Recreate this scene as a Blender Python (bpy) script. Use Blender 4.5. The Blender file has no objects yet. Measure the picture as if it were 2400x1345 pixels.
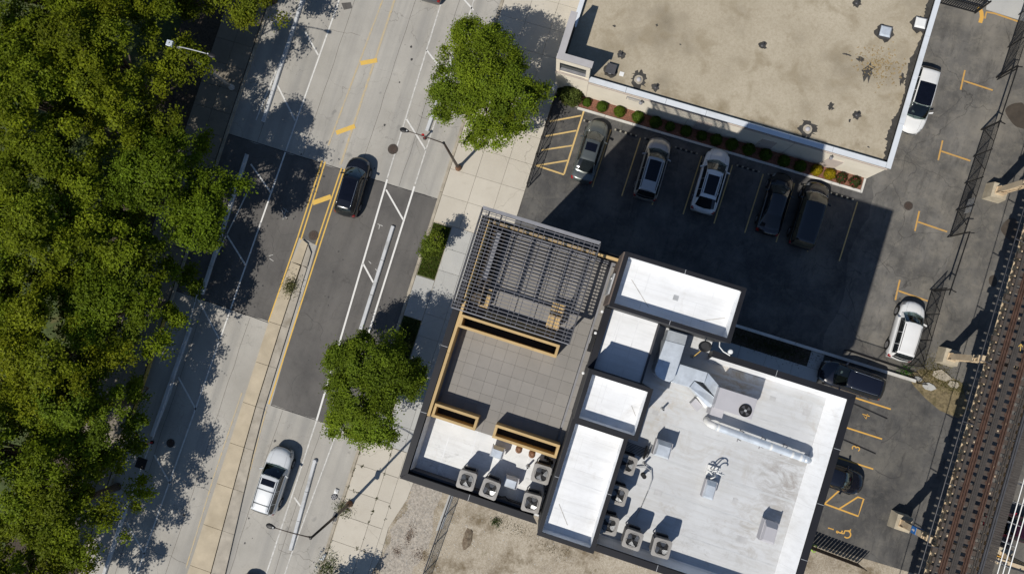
import bpy, math, random
import numpy as np
from math import radians, pi, sin, cos, sqrt, atan2
from mathutils import Vector, Matrix
random.seed(7); RNG = np.random.default_rng(11)
scene = bpy.context.scene
col = scene.collection

# ------------------------------------------------------------------ camera, sky, sun, exposure
CAM_H = 55.0
FPX = 1663.0                      # focal length in pixels of a 2400 px wide frame
def view_axes():                  # rows: world axes (grid east, grid north, up) written in camera axes
    d = Vector((91.0, -92.5, -FPX)).normalized(); up = -d
    ex = Vector((1, 0, 0)); ex = (ex - up * ex.dot(up)).normalized(); ey = up.cross(ex)
    a = radians(-17.5)
    return Matrix((ex * cos(a) + ey * sin(a), ey * cos(a) - ex * sin(a), up))
VIEW = view_axes()
cam_data = bpy.data.cameras.new('camera'); cam = bpy.data.objects.new('camera', cam_data); col.objects.link(cam)
cam_data.sensor_width = 36; cam_data.sensor_fit = 'HORIZONTAL'; cam_data.lens = FPX / 2400 * 36
cam_data.clip_start = 1; cam_data.clip_end = 3000
cam.matrix_world = Matrix.Translation((0, 0, CAM_H)) @ VIEW.to_4x4()
scene.camera = cam
SUN = Vector((0.367, 0.736, -1.0)).normalized()      # the way the light travels
world = bpy.data.worlds.new('World'); scene.world = world; world.use_nodes = True
wn = world.node_tree; bg = wn.nodes['Background']
sky = wn.nodes.new('ShaderNodeTexSky'); sky.sky_type = 'NISHITA'; sky.sun_disc = False; sky.ozone_density = 4.0; sky.dust_density = 0.3
sky.sun_elevation = math.asin(-SUN.z); sky.sun_rotation = atan2(-SUN.x, -SUN.y)
wn.links.new(sky.outputs[0], bg.inputs[0]); bg.inputs[1].default_value = 0.075
sl = bpy.data.lights.new('sun', 'SUN'); sl.energy = 4.4; sl.angle = radians(0.53); sl.color = (1, 0.95, 0.865)
so = bpy.data.objects.new('sun', sl); col.objects.link(so); so.location = (0, 0, 80)
so.rotation_euler = SUN.to_track_quat('-Z', 'Y').to_euler()
vs = scene.view_settings; vs.view_transform = 'Standard'; vs.look = 'None'; vs.exposure = 0.0; vs.gamma = 1; vs.use_curve_mapping = False
scene.render.engine = 'CYCLES'

# ------------------------------------------------------------------ helpers
def P(px, py, z=0.0):             # a point of the photograph (2400 wide) at a real height -> grid metres
    w = VIEW @ Vector((px - 1200, 672.5 - py, -FPX)); t = (z - CAM_H) / w.z
    return Vector((w.x * t, w.y * t, z))
def PX(px, py, z=0.0): p = P(px, py, z); return (p.x, p.y)
def tag(o, label=None, cat=None, group=None, kind=None):
    if label: o['label'] = label
    if cat: o['category'] = cat
    if group: o['group'] = group
    if kind: o['kind'] = kind
    return o
def empty(name, loc=(0, 0, 0), rz=0.0, label=None, cat=None, group=None, kind=None):
    o = bpy.data.objects.new(name, None); col.objects.link(o); o.location = loc; o.rotation_euler = (0, 0, rz)
    o.empty_display_size = 0.2
    return tag(o, label, cat, group, kind)
def inst(name, mesh, parent=None, loc=(0, 0, 0), scale=(1, 1, 1), rz=0.0):
    o = bpy.data.objects.new(name, mesh); col.objects.link(o); o.parent = parent
    o.location = loc; o.scale = scale; o.rotation_euler = (0, 0, rz); return o
def copy_tree(o, parent=None):
    c = o.copy(); col.objects.link(c); c.parent = parent
    for ch in list(o.children): copy_tree(ch, c)
    return c
class MB:
    def __init__(s): s.v = []; s.f = []
    def add(s, vs, fs):
        n = len(s.v); s.v += [tuple(v) for v in vs]; s.f += [tuple(i + n for i in f) for f in fs]; return s
    def box(s, x0, x1, y0, y1, z0, z1):
        return s.add([(x0,y0,z0),(x1,y0,z0),(x1,y1,z0),(x0,y1,z0),(x0,y0,z1),(x1,y0,z1),(x1,y1,z1),(x0,y1,z1)],
                     [(0,3,2,1),(4,5,6,7),(0,1,5,4),(1,2,6,5),(2,3,7,6),(3,0,4,7)])
    def bar(s, a, b, w, h, up=(0, 0, 1)):
        a = Vector(a); b = Vector(b); d = (b - a).normalized(); u = Vector(up)
        if abs(d.dot(u)) > 0.99: u = Vector((0, 1, 0))
        r = d.cross(u).normalized(); u = r.cross(d)
        q = [r*(-w/2)+u*(-h/2), r*(w/2)+u*(-h/2), r*(w/2)+u*(h/2), r*(-w/2)+u*(h/2)]
        return s.add([a+k for k in q] + [b+k for k in q], [(0,1,2,3),(7,6,5,4),(0,4,5,1),(1,5,6,2),(2,6,7,3),(3,7,4,0)])
    def prism(s, poly, z0, z1):
        n = len(poly); A = sum(poly[i][0]*poly[(i+1)%n][1]-poly[(i+1)%n][0]*poly[i][1] for i in range(n))
        if A < 0: poly = poly[::-1]
        return s.add([(x,y,z0) for x,y in poly]+[(x,y,z1) for x,y in poly],
                     [tuple(range(n))[::-1], tuple(range(n,2*n))]+[(i,(i+1)%n,n+(i+1)%n,n+i) for i in range(n)])
    def sheet(s, poly, z): 
        n = len(poly); A = sum(poly[i][0]*poly[(i+1)%n][1]-poly[(i+1)%n][0]*poly[i][1] for i in range(n))
        if A < 0: poly = poly[::-1]
        return s.add([(x,y,z) for x,y in poly], [tuple(range(n))])
    def tube(s, pts, r, n=8, caps=True):
        pts = [Vector(p) for p in pts]; rs = r if isinstance(r, (list, tuple)) else [r]*len(pts); base = len(s.v)
        for i, p in enumerate(pts):
            d = (pts[min(i+1,len(pts)-1)] - pts[max(i-1,0)]).normalized()
            u = Vector((0,0,1)) if abs(d.z) < 0.95 else Vector((0,1,0)); a = d.cross(u).normalized(); b = a.cross(d)
            s.v += [tuple(p + a*(rs[i]*cos(2*pi*k/n)) + b*(rs[i]*sin(2*pi*k/n))) for k in range(n)]
        for i in range(len(pts)-1):
            for k in range(n):
                s.f.append((base+i*n+k, base+(i+1)*n+k, base+(i+1)*n+(k+1)%n, base+i*n+(k+1)%n))
        if caps:
            s.f.append(tuple(base+k for k in range(n))); m = base+(len(pts)-1)*n; s.f.append(tuple(m+k for k in range(n))[::-1])
        return s
    def lathe(s, c, prof, n=20):
        base = len(s.v); c = Vector(c)
        for r, z in prof: s.v += [(c.x+r*cos(2*pi*k/n), c.y+r*sin(2*pi*k/n), c.z+z) for k in range(n)]
        for i in range(len(prof)-1):
            for k in range(n): s.f.append((base+i*n+k, base+i*n+(k+1)%n, base+(i+1)*n+(k+1)%n, base+(i+1)*n+k))
        s.f.append(tuple(base+k for k in range(n))[::-1]); m = base+(len(prof)-1)*n; s.f.append(tuple(m+k for k in range(n)))
        return s
    def stroke(s, pts, w, z, closed=False):      # flat painted line
        pts = [Vector((p[0], p[1])) for p in pts]; n = len(pts); L = []; R = []
        for i in range(n):
            a = pts[i-1] if (i or closed) else pts[i]; b = pts[(i+1)%n] if (i < n-1 or closed) else pts[i]
            d = (b-a).normalized(); q = Vector((-d.y, d.x))*(w/2); L.append(pts[i]+q); R.append(pts[i]-q)
        base = len(s.v); s.v += [(p.x,p.y,z) for p in L]+[(p.x,p.y,z) for p in R]
        for i in range(n if closed else n-1):
            j = (i+1)%n; s.f.append((base+i, base+n+i, base+n+j, base+j))
        return s
    def mesh(s, name, mat, smooth=False):
        me = bpy.data.meshes.new(name); me.from_pydata(s.v, [], s.f); me.update()
        if mat: me.materials.append(mat)
        if smooth: me.shade_smooth()
        return me
    def build(s, name, mat, parent=None, smooth=False, bevel=0.0, loc=None):
        me = s.mesh(name, mat, smooth); o = bpy.data.objects.new(name, me); col.objects.link(o); o.parent = parent
        if loc: o.location = loc
        if bevel:
            b = o.modifiers.new('bevel', 'BEVEL'); b.width = bevel; b.segments = 2; b.limit_method = 'ANGLE'
        return o
def unit_box(mat, bevel=0.0):     # a 1 x 1 x 1 box, base at z 0, chamfered at the top edge
    b = bevel
    if not b: return MB().box(-.5,.5,-.5,.5,0,1).mesh('unit_box', mat)
    m = MB(); m.add([(-.5,-.5,0),(.5,-.5,0),(.5,.5,0),(-.5,.5,0),(-.5,-.5,1-b*4),(.5,-.5,1-b*4),(.5,.5,1-b*4),(-.5,.5,1-b*4),
        (-.5+b,-.5+b,1),(.5-b,-.5+b,1),(.5-b,.5-b,1),(-.5+b,.5-b,1)],
        [(0,3,2,1),(0,1,5,4),(1,2,6,5),(2,3,7,6),(3,0,4,7),(4,5,9,8),(5,6,10,9),(6,7,11,10),(7,4,8,11),(8,9,10,11)])
    return m.mesh('unit_box', mat)

# ------------------------------------------------------------------ materials
class NT:
    def __init__(s, name):
        s.m = bpy.data.materials.new(name); s.m.use_nodes = True; s.t = s.m.node_tree; s.b = s.t.nodes['Principled BSDF']
        s.out = s.t.nodes['Material Output']
    def n(s, typ, **kw):
        x = s.t.nodes.new('ShaderNode'+typ)
        for k, v in kw.items(): setattr(x, k, v)
        return x
    def set(s, sock, v):
        if isinstance(v, bpy.types.NodeSocket): s.t.links.new(v, sock)
        elif isinstance(v, (tuple, list)) and sock.type == 'RGBA': sock.default_value = (*v[:3], 1)
        else: sock.default_value = v
    def pos(s, scale=(1, 1, 1), obj=False, rz=0.0):
        src = s.n('TexCoord').outputs['Object'] if obj else s.n('NewGeometry').outputs['Position']
        if tuple(scale) == (1, 1, 1) and not rz: return src
        mp = s.n('Mapping'); s.t.links.new(src, mp.inputs[0]); mp.inputs['Scale'].default_value = scale; mp.inputs['Rotation'].default_value = (0, 0, rz)
        return mp.outputs[0]
    def noise(s, vec, scale, detail=4, rough=0.55, dist=0.0):
        x = s.n('TexNoise'); s.t.links.new(vec, x.inputs['Vector']); x.inputs['Scale'].default_value = scale
        x.inputs['Detail'].default_value = detail; x.inputs['Roughness'].default_value = rough; x.inputs['Distortion'].default_value = dist
        return x.outputs['Fac']
    def ncol(s, vec, scale, detail=3):
        x = s.n('TexNoise'); s.t.links.new(vec, x.inputs['Vector']); x.inputs['Scale'].default_value = scale; x.inputs['Detail'].default_value = detail
        return x.outputs['Color']
    def ramp(s, fac, *stops):
        x = s.n('ValToRGB'); e = x.color_ramp.elements
        while len(e) < len(stops): e.new(0.5)
        for k, (p, c) in zip(e, stops):
            k.position = p; k.color = (c, c, c, 1) if isinstance(c, (int, float)) else (*c, 1)
        s.t.links.new(fac, x.inputs[0]); return x.outputs[0]
    def mix(s, fac, a, b, mode='MIX'):
        x = s.n('Mix', data_type='RGBA', blend_type=mode); s.set(x.inputs[0], fac); s.set(x.inputs[6], a); s.set(x.inputs[7], b); return x.outputs[2]
    def math(s, op, a, b=0.0):
        x = s.n('Math', operation=op); s.set(x.inputs[0], a); s.set(x.inputs[1], b); return x.outputs[0]
    def rand(s): return s.n('ObjectInfo').outputs['Random']
    def crack(s, vec, scale, width, warp=0.35, wscale=1.2):      # thin wandering lines, 1 on the line
        w = s.n('VectorMath', operation='SCALE'); s.t.links.new(s.ncol(vec, wscale, 4), w.inputs[0]); w.inputs['Scale'].default_value = warp*2
        a = s.n('VectorMath', operation='ADD'); s.t.links.new(vec, a.inputs[0]); s.t.links.new(w.outputs[0], a.inputs[1])
        v = s.n('TexVoronoi', feature='DISTANCE_TO_EDGE'); s.t.links.new(a.outputs[0], v.inputs['Vector']); v.inputs['Scale'].default_value = scale
        return s.ramp(v.outputs['Distance'], (0.0, 1.0), (width, 0.0))
    def bump(s, h, strength=0.3, dist=0.02):
        x = s.n('Bump'); x.inputs['Strength'].default_value = strength; x.inputs['Distance'].default_value = dist
        s.t.links.new(h, x.inputs['Height']); s.t.links.new(x.outputs[0], s.b.inputs['Normal'])
    def done(s, color, rough=0.8, metal=0.0, spec=0.3, coat=0.0):
        s.set(s.b.inputs['Base Color'], color); s.set(s.b.inputs['Roughness'], rough); s.set(s.b.inputs['Metallic'], metal)
        s.set(s.b.inputs['Specular IOR Level'], spec); s.b.inputs['Coat Weight'].default_value = coat; s.b.inputs['Coat Roughness'].default_value = 0.04
        return s.m
def plain(name, c, rough=0.6, metal=0.0, spec=0.4, var=0.15, scale=3.0, coat=0.0, bump=0.0, obj=True, dirt=None, grain=(1, 1, 1)):
    t = NT(name); v = t.pos(grain, obj=obj)
    k = t.noise(v, scale, 5, 0.6)
    c1 = tuple(x*(1-var) for x in c); c2 = tuple(min(1, x*(1+var)) for x in c)
    cc = t.ramp(k, (0.3, c1), (0.7, c2))
    if dirt: cc = t.mix(t.ramp(t.noise(v, scale*0.37, 6, 0.7), (0.52, 0.0), (0.7, 0.8)), cc, dirt)
    if bump: t.bump(t.noise(v, scale*6, 4), bump)
    return t.done(cc, rough, metal, spec, coat)
def white_mix(t, v, base, dark, light):
    return t.ramp(t.noise(v, 0.35, 6, 0.6), (0.3, dark), (0.5, base), (0.72, light))

def mat_road():
    t = NT('road_concrete'); v = t.pos()
    c = t.ramp(t.noise(v, 0.22, 7, 0.62), (0.3, (.30,.282,.25)), (0.5, (.375,.355,.318)), (0.7, (.44,.418,.375)))
    st = t.noise(t.pos((1.1, 0.05, 1)), 1.0, 4, 0.5)                                    # wheel-track grime runs along the street
    c = t.mix(t.ramp(st, (0.45, 0.0), (0.68, 0.55)), c, (.20,.197,.19))
    c = t.mix(t.math('MULTIPLY', t.ramp(t.noise(v, 9, 5, 0.7), (0.4, 0.0), (0.75, 1.0)), 0.22), c, (.20,.195,.18))
    c = t.mix(t.ramp(t.noise(v, 55, 2, 0.5), (0.3, 0.0), (0.75, 0.28)), c, (.47,.455,.42))
    c = t.mix(t.math('MULTIPLY', t.crack(v, 0.19, 0.0042, 1.3, 0.5), t.ramp(t.noise(v, 0.3, 3, 0.5), (0.42, 0.12), (0.62, 0.62))), c, (.13,.12,.105))
    gate = t.ramp(t.noise(v, 0.16, 3, 0.5), (0.53, 0.0), (0.6, 1.0))
    fine = t.math('MULTIPLY', t.crack(v, 0.85, 0.012, 0.5, 1.4), gate)
    c = t.mix(t.math('MULTIPLY', fine, 0.45), c, (.12,.11,.10))
    bl = t.ramp(t.noise(v, 0.9, 3, 0.4, 0.6), (0.70, 0.0), (0.76, 0.55)); c = t.mix(bl, c, (.19,.185,.175))
    t.bump(t.noise(v, 40, 4, 0.6), 0.15, 0.01)
    return t.done(c, 0.88, 0, 0.2)
def mat_asphalt(name, dark, mid, lite, seam=0.6, streak=(0.8, 0.06, 1), dust=(.19,.175,.15), dustamt=0.35, cr=0.35):
    t = NT(name); v = t.pos()
    c = t.ramp(t.noise(v, 0.28, 7, 0.62), (0.28, dark), (0.5, mid), (0.74, lite))
    c = t.mix(t.math('MULTIPLY', t.ramp(t.noise(t.pos(streak), 1.3, 4, 0.55), (0.44, 0.0), (0.72, 1.0)), 0.5), c, dark)
    c = t.mix(t.math('MULTIPLY', t.ramp(t.noise(v, 0.13, 6, 0.65), (0.50, 0.0), (0.70, 1.0)), dustamt), c, dust)
    c = t.mix(t.math('MULTIPLY', t.ramp(t.noise(v, 0.9, 8, 0.78, 0.4), (0.47, 0.0), (0.66, 1.0)), dustamt*0.6), c, dust)
    c = t.mix(t.math('MULTIPLY', t.ramp(t.noise(t.pos((2.2, 0.5, 1), rz=.25), 0.8, 7, 0.75), (0.54, 0.0), (0.66, 1.0)), dustamt*0.5), c, tuple(x*0.6 for x in dark))
    c = t.mix(t.ramp(t.noise(v, 70, 2, 0.5), (0.42, 0.0), (0.8, 0.3)), c, tuple(x*2.1 for x in mid))
    c = t.mix(t.ramp(t.noise(v, 2.2, 4, 0.7), (0.58, 0.0), (0.74, 0.5)), c, dark)
    c = t.mix(t.math('MULTIPLY', t.crack(v, 0.17, 0.005, 1.1, 0.5), cr), c, tuple(x*0.35 for x in dark))
    t.bump(t.noise(v, 60, 3, 0.6), 0.2, 0.01)
    return t.done(c, 0.85, 0, 0.25)
def mat_slab(name, a, b, stain, cr=0.35):
    t = NT(name); v = t.pos()
    c = t.ramp(t.noise(v, 0.5, 6, 0.6), (0.3, a), (0.7, b))
    c = t.mix(t.math('MULTIPLY', t.rand(), 0.35), c, tuple(x*0.82 for x in a))
    c = t.mix(t.ramp(t.noise(v, 1.6, 6, 0.72), (0.54, 0.0), (0.75, 0.4)), c, stain)
    c = t.mix(t.ramp(t.noise(v, 60, 2, 0.5), (0.5, 0.0), (0.8, 0.22)), c, stain)
    c = t.mix(t.math('MULTIPLY', t.crack(v, 0.14, 0.0035, 0.8, 0.7), cr), c, (.09,.08,.06))
    t.bump(t.noise(v, 30, 4), 0.12, 0.01)
    return t.done(c, 0.9, 0, 0.2)
def mat_gravel():
    t = NT('gravel_dirt'); v = t.pos()
    c = t.ramp(t.noise(v, 0.25, 7, 0.65), (0.3, (.25,.205,.15)), (0.5, (.42,.36,.275)), (0.72, (.52,.46,.365)))
    g = t.n('TexVoronoi'); t.t.links.new(v, g.inputs['Vector']); g.inputs['Scale'].default_value = 14
    c = t.mix(0.32, c, t.ramp(g.outputs['Color'], (0.1, (.12,.10,.075)), (0.5, (.30,.27,.22)), (0.95, (.55,.52,.46))))
    c = t.mix(t.ramp(t.noise(v, 24, 4, 0.7), (0.62, 0.0), (0.72, 0.7)), c, (.62,.60,.55))
    c = t.mix(t.ramp(t.noise(v, 0.42, 5, 0.7), (0.50, 0.0), (0.66, 0.85)), c, (.15,.115,.07))
    c = t.mix(t.math('MULTIPLY', t.ramp(t.noise(v, 0.75, 6, 0.75), (0.60, 0.0), (0.70, 1.0)), 0.55), c, (.10,.095,.03))
    c = t.mix(t.math('MULTIPLY', t.ramp(t.noise(v, 18, 3, 0.7), (0.30, 1.0), (0.42, 0.0)), 0.6), c, (.08,.06,.04))
    t.bump(t.noise(v, 22, 5, 0.7), 0.6, 0.05)
    return t.done(c, 0.95, 0, 0.1)
def mat_tar_roof():
    t = NT('tan_gravel_roof'); v = t.pos()
    c = t.ramp(t.noise(v, 0.17, 8, 0.6), (0.30, (.215,.185,.135)), (0.48, (.40,.35,.265)), (0.7, (.475,.42,.325)))
    e = t.n('SeparateXYZ'); t.t.links.new(v, e.inputs[0])
    edge = t.ramp(t.math('ADD', t.math('MULTIPLY', t.math('SUBTRACT', e.outputs[1], 18.0), 0.26), t.math('MULTIPLY', t.noise(v, 0.6, 6, 0.7), 1.5)), (0.66, 0.9), (1.0, 0.0))
    c = t.mix(edge, c, (.17,.13,.075))                                                    # ponding dirt along the low south edge
    c = t.mix(t.math('MULTIPLY', t.ramp(t.noise(v, 0.55, 5, 0.6, 0.5), (0.52, 0.0), (0.68, 1.0)), 0.62), c, (.24,.195,.125))
    c = t.mix(t.ramp(t.noise(v, 7, 6, 0.8), (0.42, 0.0), (0.70, 0.6)), c, (.25,.205,.135))
    c = t.mix(t.ramp(t.noise(v, 44, 3, 0.7), (0.52, 0.0), (0.72, 0.5)), c, (.60,.53,.41))
    t.bump(t.noise(v, 30, 5, 0.7), 0.45, 0.03)
    return t.done(c, 0.95, 0, 0.1)
def mat_membrane(name='white_membrane', dirt=1.0, base=(.57,.58,.59), spots=()):
    t = NT(name); v = t.pos()
    c = t.ramp(t.noise(v, 0.6, 6, 0.65), (0.3, tuple(x*0.86 for x in base)), (0.65, base))
    c = t.mix(t.math('MULTIPLY', t.ramp(t.noise(t.pos((0.22, 2.4, 1)), 1.6, 5, 0.7), (0.46, 0.0), (0.72, 1.0)), 0.5*dirt), c, (.40,.39,.365))
    c = t.mix(t.math('MULTIPLY', t.ramp(t.noise(v, 0.42, 6, 0.75, 0.8), (0.55, 0.0), (0.72, 1.0)), 0.6*dirt), c, (.36,.325,.275))
    c = t.mix(t.math('MULTIPLY', t.ramp(t.noise(v, 3.2, 5, 0.8, 1.0), (0.62, 0.0), (0.72, 1.0)), 0.35*dirt), c, (.30,.28,.25))
    for (sx, sy, r, cc, thr) in spots:
        d = t.n('VectorMath', operation='DISTANCE'); t.t.links.new(v, d.inputs[0]); d.inputs[1].default_value = (sx, sy, 19.5)
        near = t.ramp(t.math('DIVIDE', d.outputs['Value'], r), (0.25, 1.0), (1.0, 0.0))
        c = t.mix(t.math('MULTIPLY', near, t.ramp(t.noise(t.pos((1,1.7,1), rz=.5), 1.0, 7, 0.75, 0.9), (thr, 0.0), (thr+.14, 0.7))), c, cc)
        c = t.mix(t.math('MULTIPLY', near, t.math('MULTIPLY', t.crack(v, 0.8, 0.02, 0.7, 1.3), 0.28)), c, cc)
    br = t.n('TexBrick'); t.t.links.new(v, br.inputs['Vector']); br.inputs['Scale'].default_value = 1; br.inputs['Mortar Size'].default_value = 0.008
    br.inputs['Brick Width'].default_value = 6.0; br.inputs['Row Height'].default_value = 1.5
    c = t.mix(t.math('MULTIPLY', br.outputs['Fac'], 0.35), c, (.42,.42,.42))
    t.bump(t.noise(v, 2.5, 3), 0.08, 0.05)
    return t.done(c, 0.55, 0, 0.3)
def mat_wood(name, a, b, scale=8, grain=(1, 12, 12)):
    t = NT(name); v = t.pos(grain, obj=True)
    c = t.ramp(t.noise(v, scale*0.2, 6, 0.65, 0.4), (0.3, a), (0.7, b))
    c = t.mix(t.ramp(t.noise(t.pos(obj=True), 3, 3, 0.5), (0.66, 0.0), (0.74, 0.55)), c, tuple(x*0.5 for x in a))
    c = t.mix(t.math('MULTIPLY', t.rand(), 0.3), c, tuple(x*0.7 for x in a))
    return t.done(c, 0.7, 0, 0.2)
def mat_leaf(name, trans=0.35):
    t = NT(name); at = t.n('Attribute', attribute_name='leafcol')
    t.set(t.b.inputs['Base Color'], at.outputs['Color']); t.b.inputs['Roughness'].default_value = 0.55; t.b.inputs['Specular IOR Level'].default_value = 0.08
    tr = t.n('BsdfTranslucent'); mx = t.mix(1.0, at.outputs['Color'], (1.0, 1.0, 0.45), 'MULTIPLY'); t.set(tr.inputs['Color'], mx)
    ms = t.n('MixShader'); ms.inputs[0].default_value = trans
    t.t.links.new(t.b.outputs[0], ms.inputs[1]); t.t.links.new(tr.outputs[0], ms.inputs[2]); t.t.links.new(ms.outputs[0], t.out.inputs[0])
    return t.m
def mat_paint_line(name, c, wear=0.45, under=(.25,.24,.22)):
    t = NT(name); v = t.pos()
    w = t.ramp(t.noise(v, 3.5, 6, 0.75), (0.56 - wear*0.2, 0.0), (0.74 - wear*0.1, 1.0))
    cc = t.mix(t.math('MULTIPLY', w, min(1.0, 0.35+wear*0.6)), c, under)
    return t.done(cc, 0.8, 0, 0.2)
def mat_car(name, c, metal=0.0, rough=0.25):
    t = NT(name); v = t.pos(obj=True)
    cc = t.ramp(t.noise(v, 1.3, 3), (0.35, tuple(x*0.93 for x in c)), (0.65, c))
    return t.done(cc, rough, metal, 0.5, 1.0)

M = {}
M['road'] = mat_road()
M['asph'] = mat_asphalt('patched_asphalt', (.066,.063,.061), (.110,.104,.098), (.145,.136,.127), streak=(1.0,.025,1), dustamt=0.3, dust=(.15,.14,.125), cr=0.25)
M['lot'] = mat_asphalt('lot_asphalt', (.034,.034,.035), (.078,.076,.074), (.15,.143,.132), streak=(0.5, 0.12, 1), dust=(.17,.158,.135), dustamt=0.8)
M['alley'] = mat_asphalt('alley_pavement', (.055,.053,.05), (.105,.10,.092), (.165,.155,.14), streak=(0.5, 0.12, 1), dust=(.24,.215,.175), dustamt=0.7)
M['slab_old'] = mat_slab('cream_sidewalk', (.49,.45,.38), (.56,.52,.445), (.39,.35,.29))
M['slab_new'] = mat_slab('pale_sidewalk', (.40,.40,.385), (.47,.465,.44), (.32,.315,.30))
M['kerb'] = plain('kerb_concrete', (.36,.32,.255), 0.9, var=0.25, scale=1.2, bump=0.2, obj=False, dirt=(.20,.17,.12))
M['kerb_white'] = plain('pale_concrete', (.55,.535,.50), 0.9, var=0.12, scale=1.5, bump=0.15, obj=False, dirt=(.40,.38,.34))
M['median'] = plain('median_concrete', (.44,.375,.275), 0.9, var=0.14, scale=0.8, bump=0.2, obj=False, dirt=(.36,.30,.21))
M['median_grey'] = plain('median_side_strip', (.36,.325,.27), 0.9, var=0.2, scale=1.1, bump=0.2, obj=False, dirt=(.2,.17,.12))
M['barrier'] = plain('barrier_concrete', (.52,.53,.54), 0.85, var=0.08, scale=2.0, bump=0.12, obj=False, dirt=(.30,.30,.29))
M['gravel'] = mat_gravel()
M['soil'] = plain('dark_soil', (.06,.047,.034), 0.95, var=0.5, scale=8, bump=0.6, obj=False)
M['mulch'] = plain('red_mulch', (.19,.085,.055), 0.95, var=0.5, scale=10, bump=0.8, obj=False, dirt=(.12,.075,.05))
M['grass'] = plain('turf', (.055,.075,.022), 0.95, var=0.4, scale=3, bump=0.5, obj=False, dirt=(.12,.10,.04))
M['tan_roof'] = mat_tar_roof()
M['membrane'] = mat_membrane(spots=[(13.0,-3.7,2.1,(.26,.235,.21),.42),(9.4,.35,2.0,(.36,.28,.18),.44),(12.4,-6.6,2.4,(.36,.34,.31),.48),(10.0,-8.4,2.5,(.30,.29,.28),.56),(6.2,-2.0,2.0,(.42,.37,.30),.48),(8.0,-6.6,1.6,(.40,.38,.35),.50),(-2.0,-7.0,1.6,(.33,.32,.30),.57),(-3.6,-8.2,1.5,(.22,.22,.22),.54)])
M['membrane_clean'] = mat_membrane('clean_membrane', 0.5, (.80,.81,.82))
M['coping'] = plain('charcoal_coping', (.013,.0135,.017), 0.5, metal=0.0, var=0.25, scale=0.8, spec=0.28, obj=False)
M['coping_lite'] = plain('slate_grey_metal', (.055,.055,.06), 0.45, metal=0.0, var=0.2, scale=1.2, spec=0.45, obj=False)
M['wall_dark'] = plain('dark_cladding', (.05,.05,.053), 0.6, var=0.2, scale=0.7, obj=False)
M['wall_brown'] = mat_wood('brown_cladding', (.13,.10,.085), (.19,.15,.13))
M['stucco'] = plain('cream_stucco', (.76,.70,.59), 0.9, var=0.06, scale=0.8, bump=0.1, obj=False, dirt=(.66,.60,.49))
M['stucco_pink'] = plain('pale_trim', (.50,.43,.38), 0.85, var=0.08, scale=1.0, obj=False)
M['white_coping'] = plain('white_metal_coping', (.62,.65,.68), 0.4, metal=0.0, var=0.06, scale=0.6, obj=False, dirt=(.45,.46,.46))
M['grey_coping'] = plain('grey_stone_coping', (.40,.385,.385), 0.7, var=0.1, scale=1.0, obj=False)
M['paver'] = mat_slab('grey_paver', (.235,.222,.205), (.285,.268,.248), (.20,.19,.175), 0.0)
M['wood'] = mat_wood('fresh_timber', (.46,.32,.15), (.60,.43,.21))
M['wood_y'] = mat_wood('fresh_timber_ns', (.46,.32,.15), (.60,.43,.21), grain=(12, 1, 12))
M['steel'] = plain('grey_steel', (.22,.22,.235), 0.5, metal=0.0, var=0.15, scale=2)
M['slat'] = plain('pergola_steel', (.15,.15,.165), 0.5, var=0.15, scale=2)
M['steel_dark'] = plain('dark_grey_steel', (.07,.07,.076), 0.5, metal=0.0, var=0.2, scale=2)
M['black'] = plain('black_metal', (.012,.012,.013), 0.5, var=0.3, scale=2, spec=0.35)
M['galv'] = plain('galvanised_sheet', (.62,.67,.72), 0.36, metal=0.35, var=0.16, scale=2.5, obj=False)
M['galv_dull'] = plain('dull_galvanised', (.42,.43,.44), 0.5, metal=0.2, var=0.15, scale=2.5, obj=False)
M['unit'] = plain('grey_enamel', (.44,.43,.45), 0.5, var=0.05, scale=1.5)
M['cond'] = plain('condenser_enamel', (.29,.275,.255), 0.5, var=0.08, scale=2)
M['fan'] = plain('fan_blade', (.20,.205,.21), 0.42, metal=0.8, var=0.25, scale=4)
M['pipe_white'] = plain('white_pipe', (.72,.72,.70), 0.5, var=0.06, scale=4)
M['rust'] = plain('rusty_steel', (.085,.047,.034), 0.8, metal=0.2, var=0.4, scale=3, bump=0.2, obj=False, dirt=(.055,.035,.026))
M['copper'] = plain('brown_vent', (.20,.105,.06), 0.55, metal=0.3, var=0.3, scale=6)
M['tie'] = mat_wood('weathered_tie', (.058,.045,.037), (.11,.09,.077))
M['plank'] = mat_wood('dark_plank', (.045,.04,.036), (.085,.075,.068))
M['cream_steel'] = plain('cream_painted_steel', (.56,.45,.31), 0.6, var=0.1, scale=1.5, obj=False, dirt=(.36,.24,.14))
M['pedestal'] = plain('beige_pedestal', (.44,.385,.29), 0.85, var=0.15, scale=1.5, obj=False, dirt=(.28,.24,.17))
M['white_paint'] = plain('white_enamel', (.74,.74,.72), 0.45, var=0.05, scale=3)
M['line_w'] = mat_paint_line('white_line_paint', (.62,.61,.58), 0.85, (.35,.335,.305))
M['line_w_mid'] = mat_paint_line('worn_white_line_paint', (.66,.65,.62), 0.45, (.32,.31,.285))
M['line_w_new'] = mat_paint_line('fresh_white_line_paint', (.72,.71,.68), 0.15)
M['line_y'] = mat_paint_line('yellow_line_paint', (.66,.43,.10), 0.25)
M['line_y_old'] = mat_paint_line('worn_yellow_line_paint', (.52,.40,.21), 1.0, (.37,.35,.31))
M['line_y_deep'] = mat_paint_line('deep_yellow_line_paint', (.63,.36,.08), 0.2)
M['line_orange'] = mat_paint_line('orange_line_paint', (.52,.30,.08), 0.35)
M['iron'] = plain('cast_iron', (.075,.062,.052), 0.7, metal=0.4, var=0.3, scale=8, bump=0.3)
M['red'] = plain('red_plastic', (.42,.02,.02), 0.4, var=0.1)
M['blue'] = plain('blue_sign', (.03,.17,.50), 0.5, var=0.1)
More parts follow.
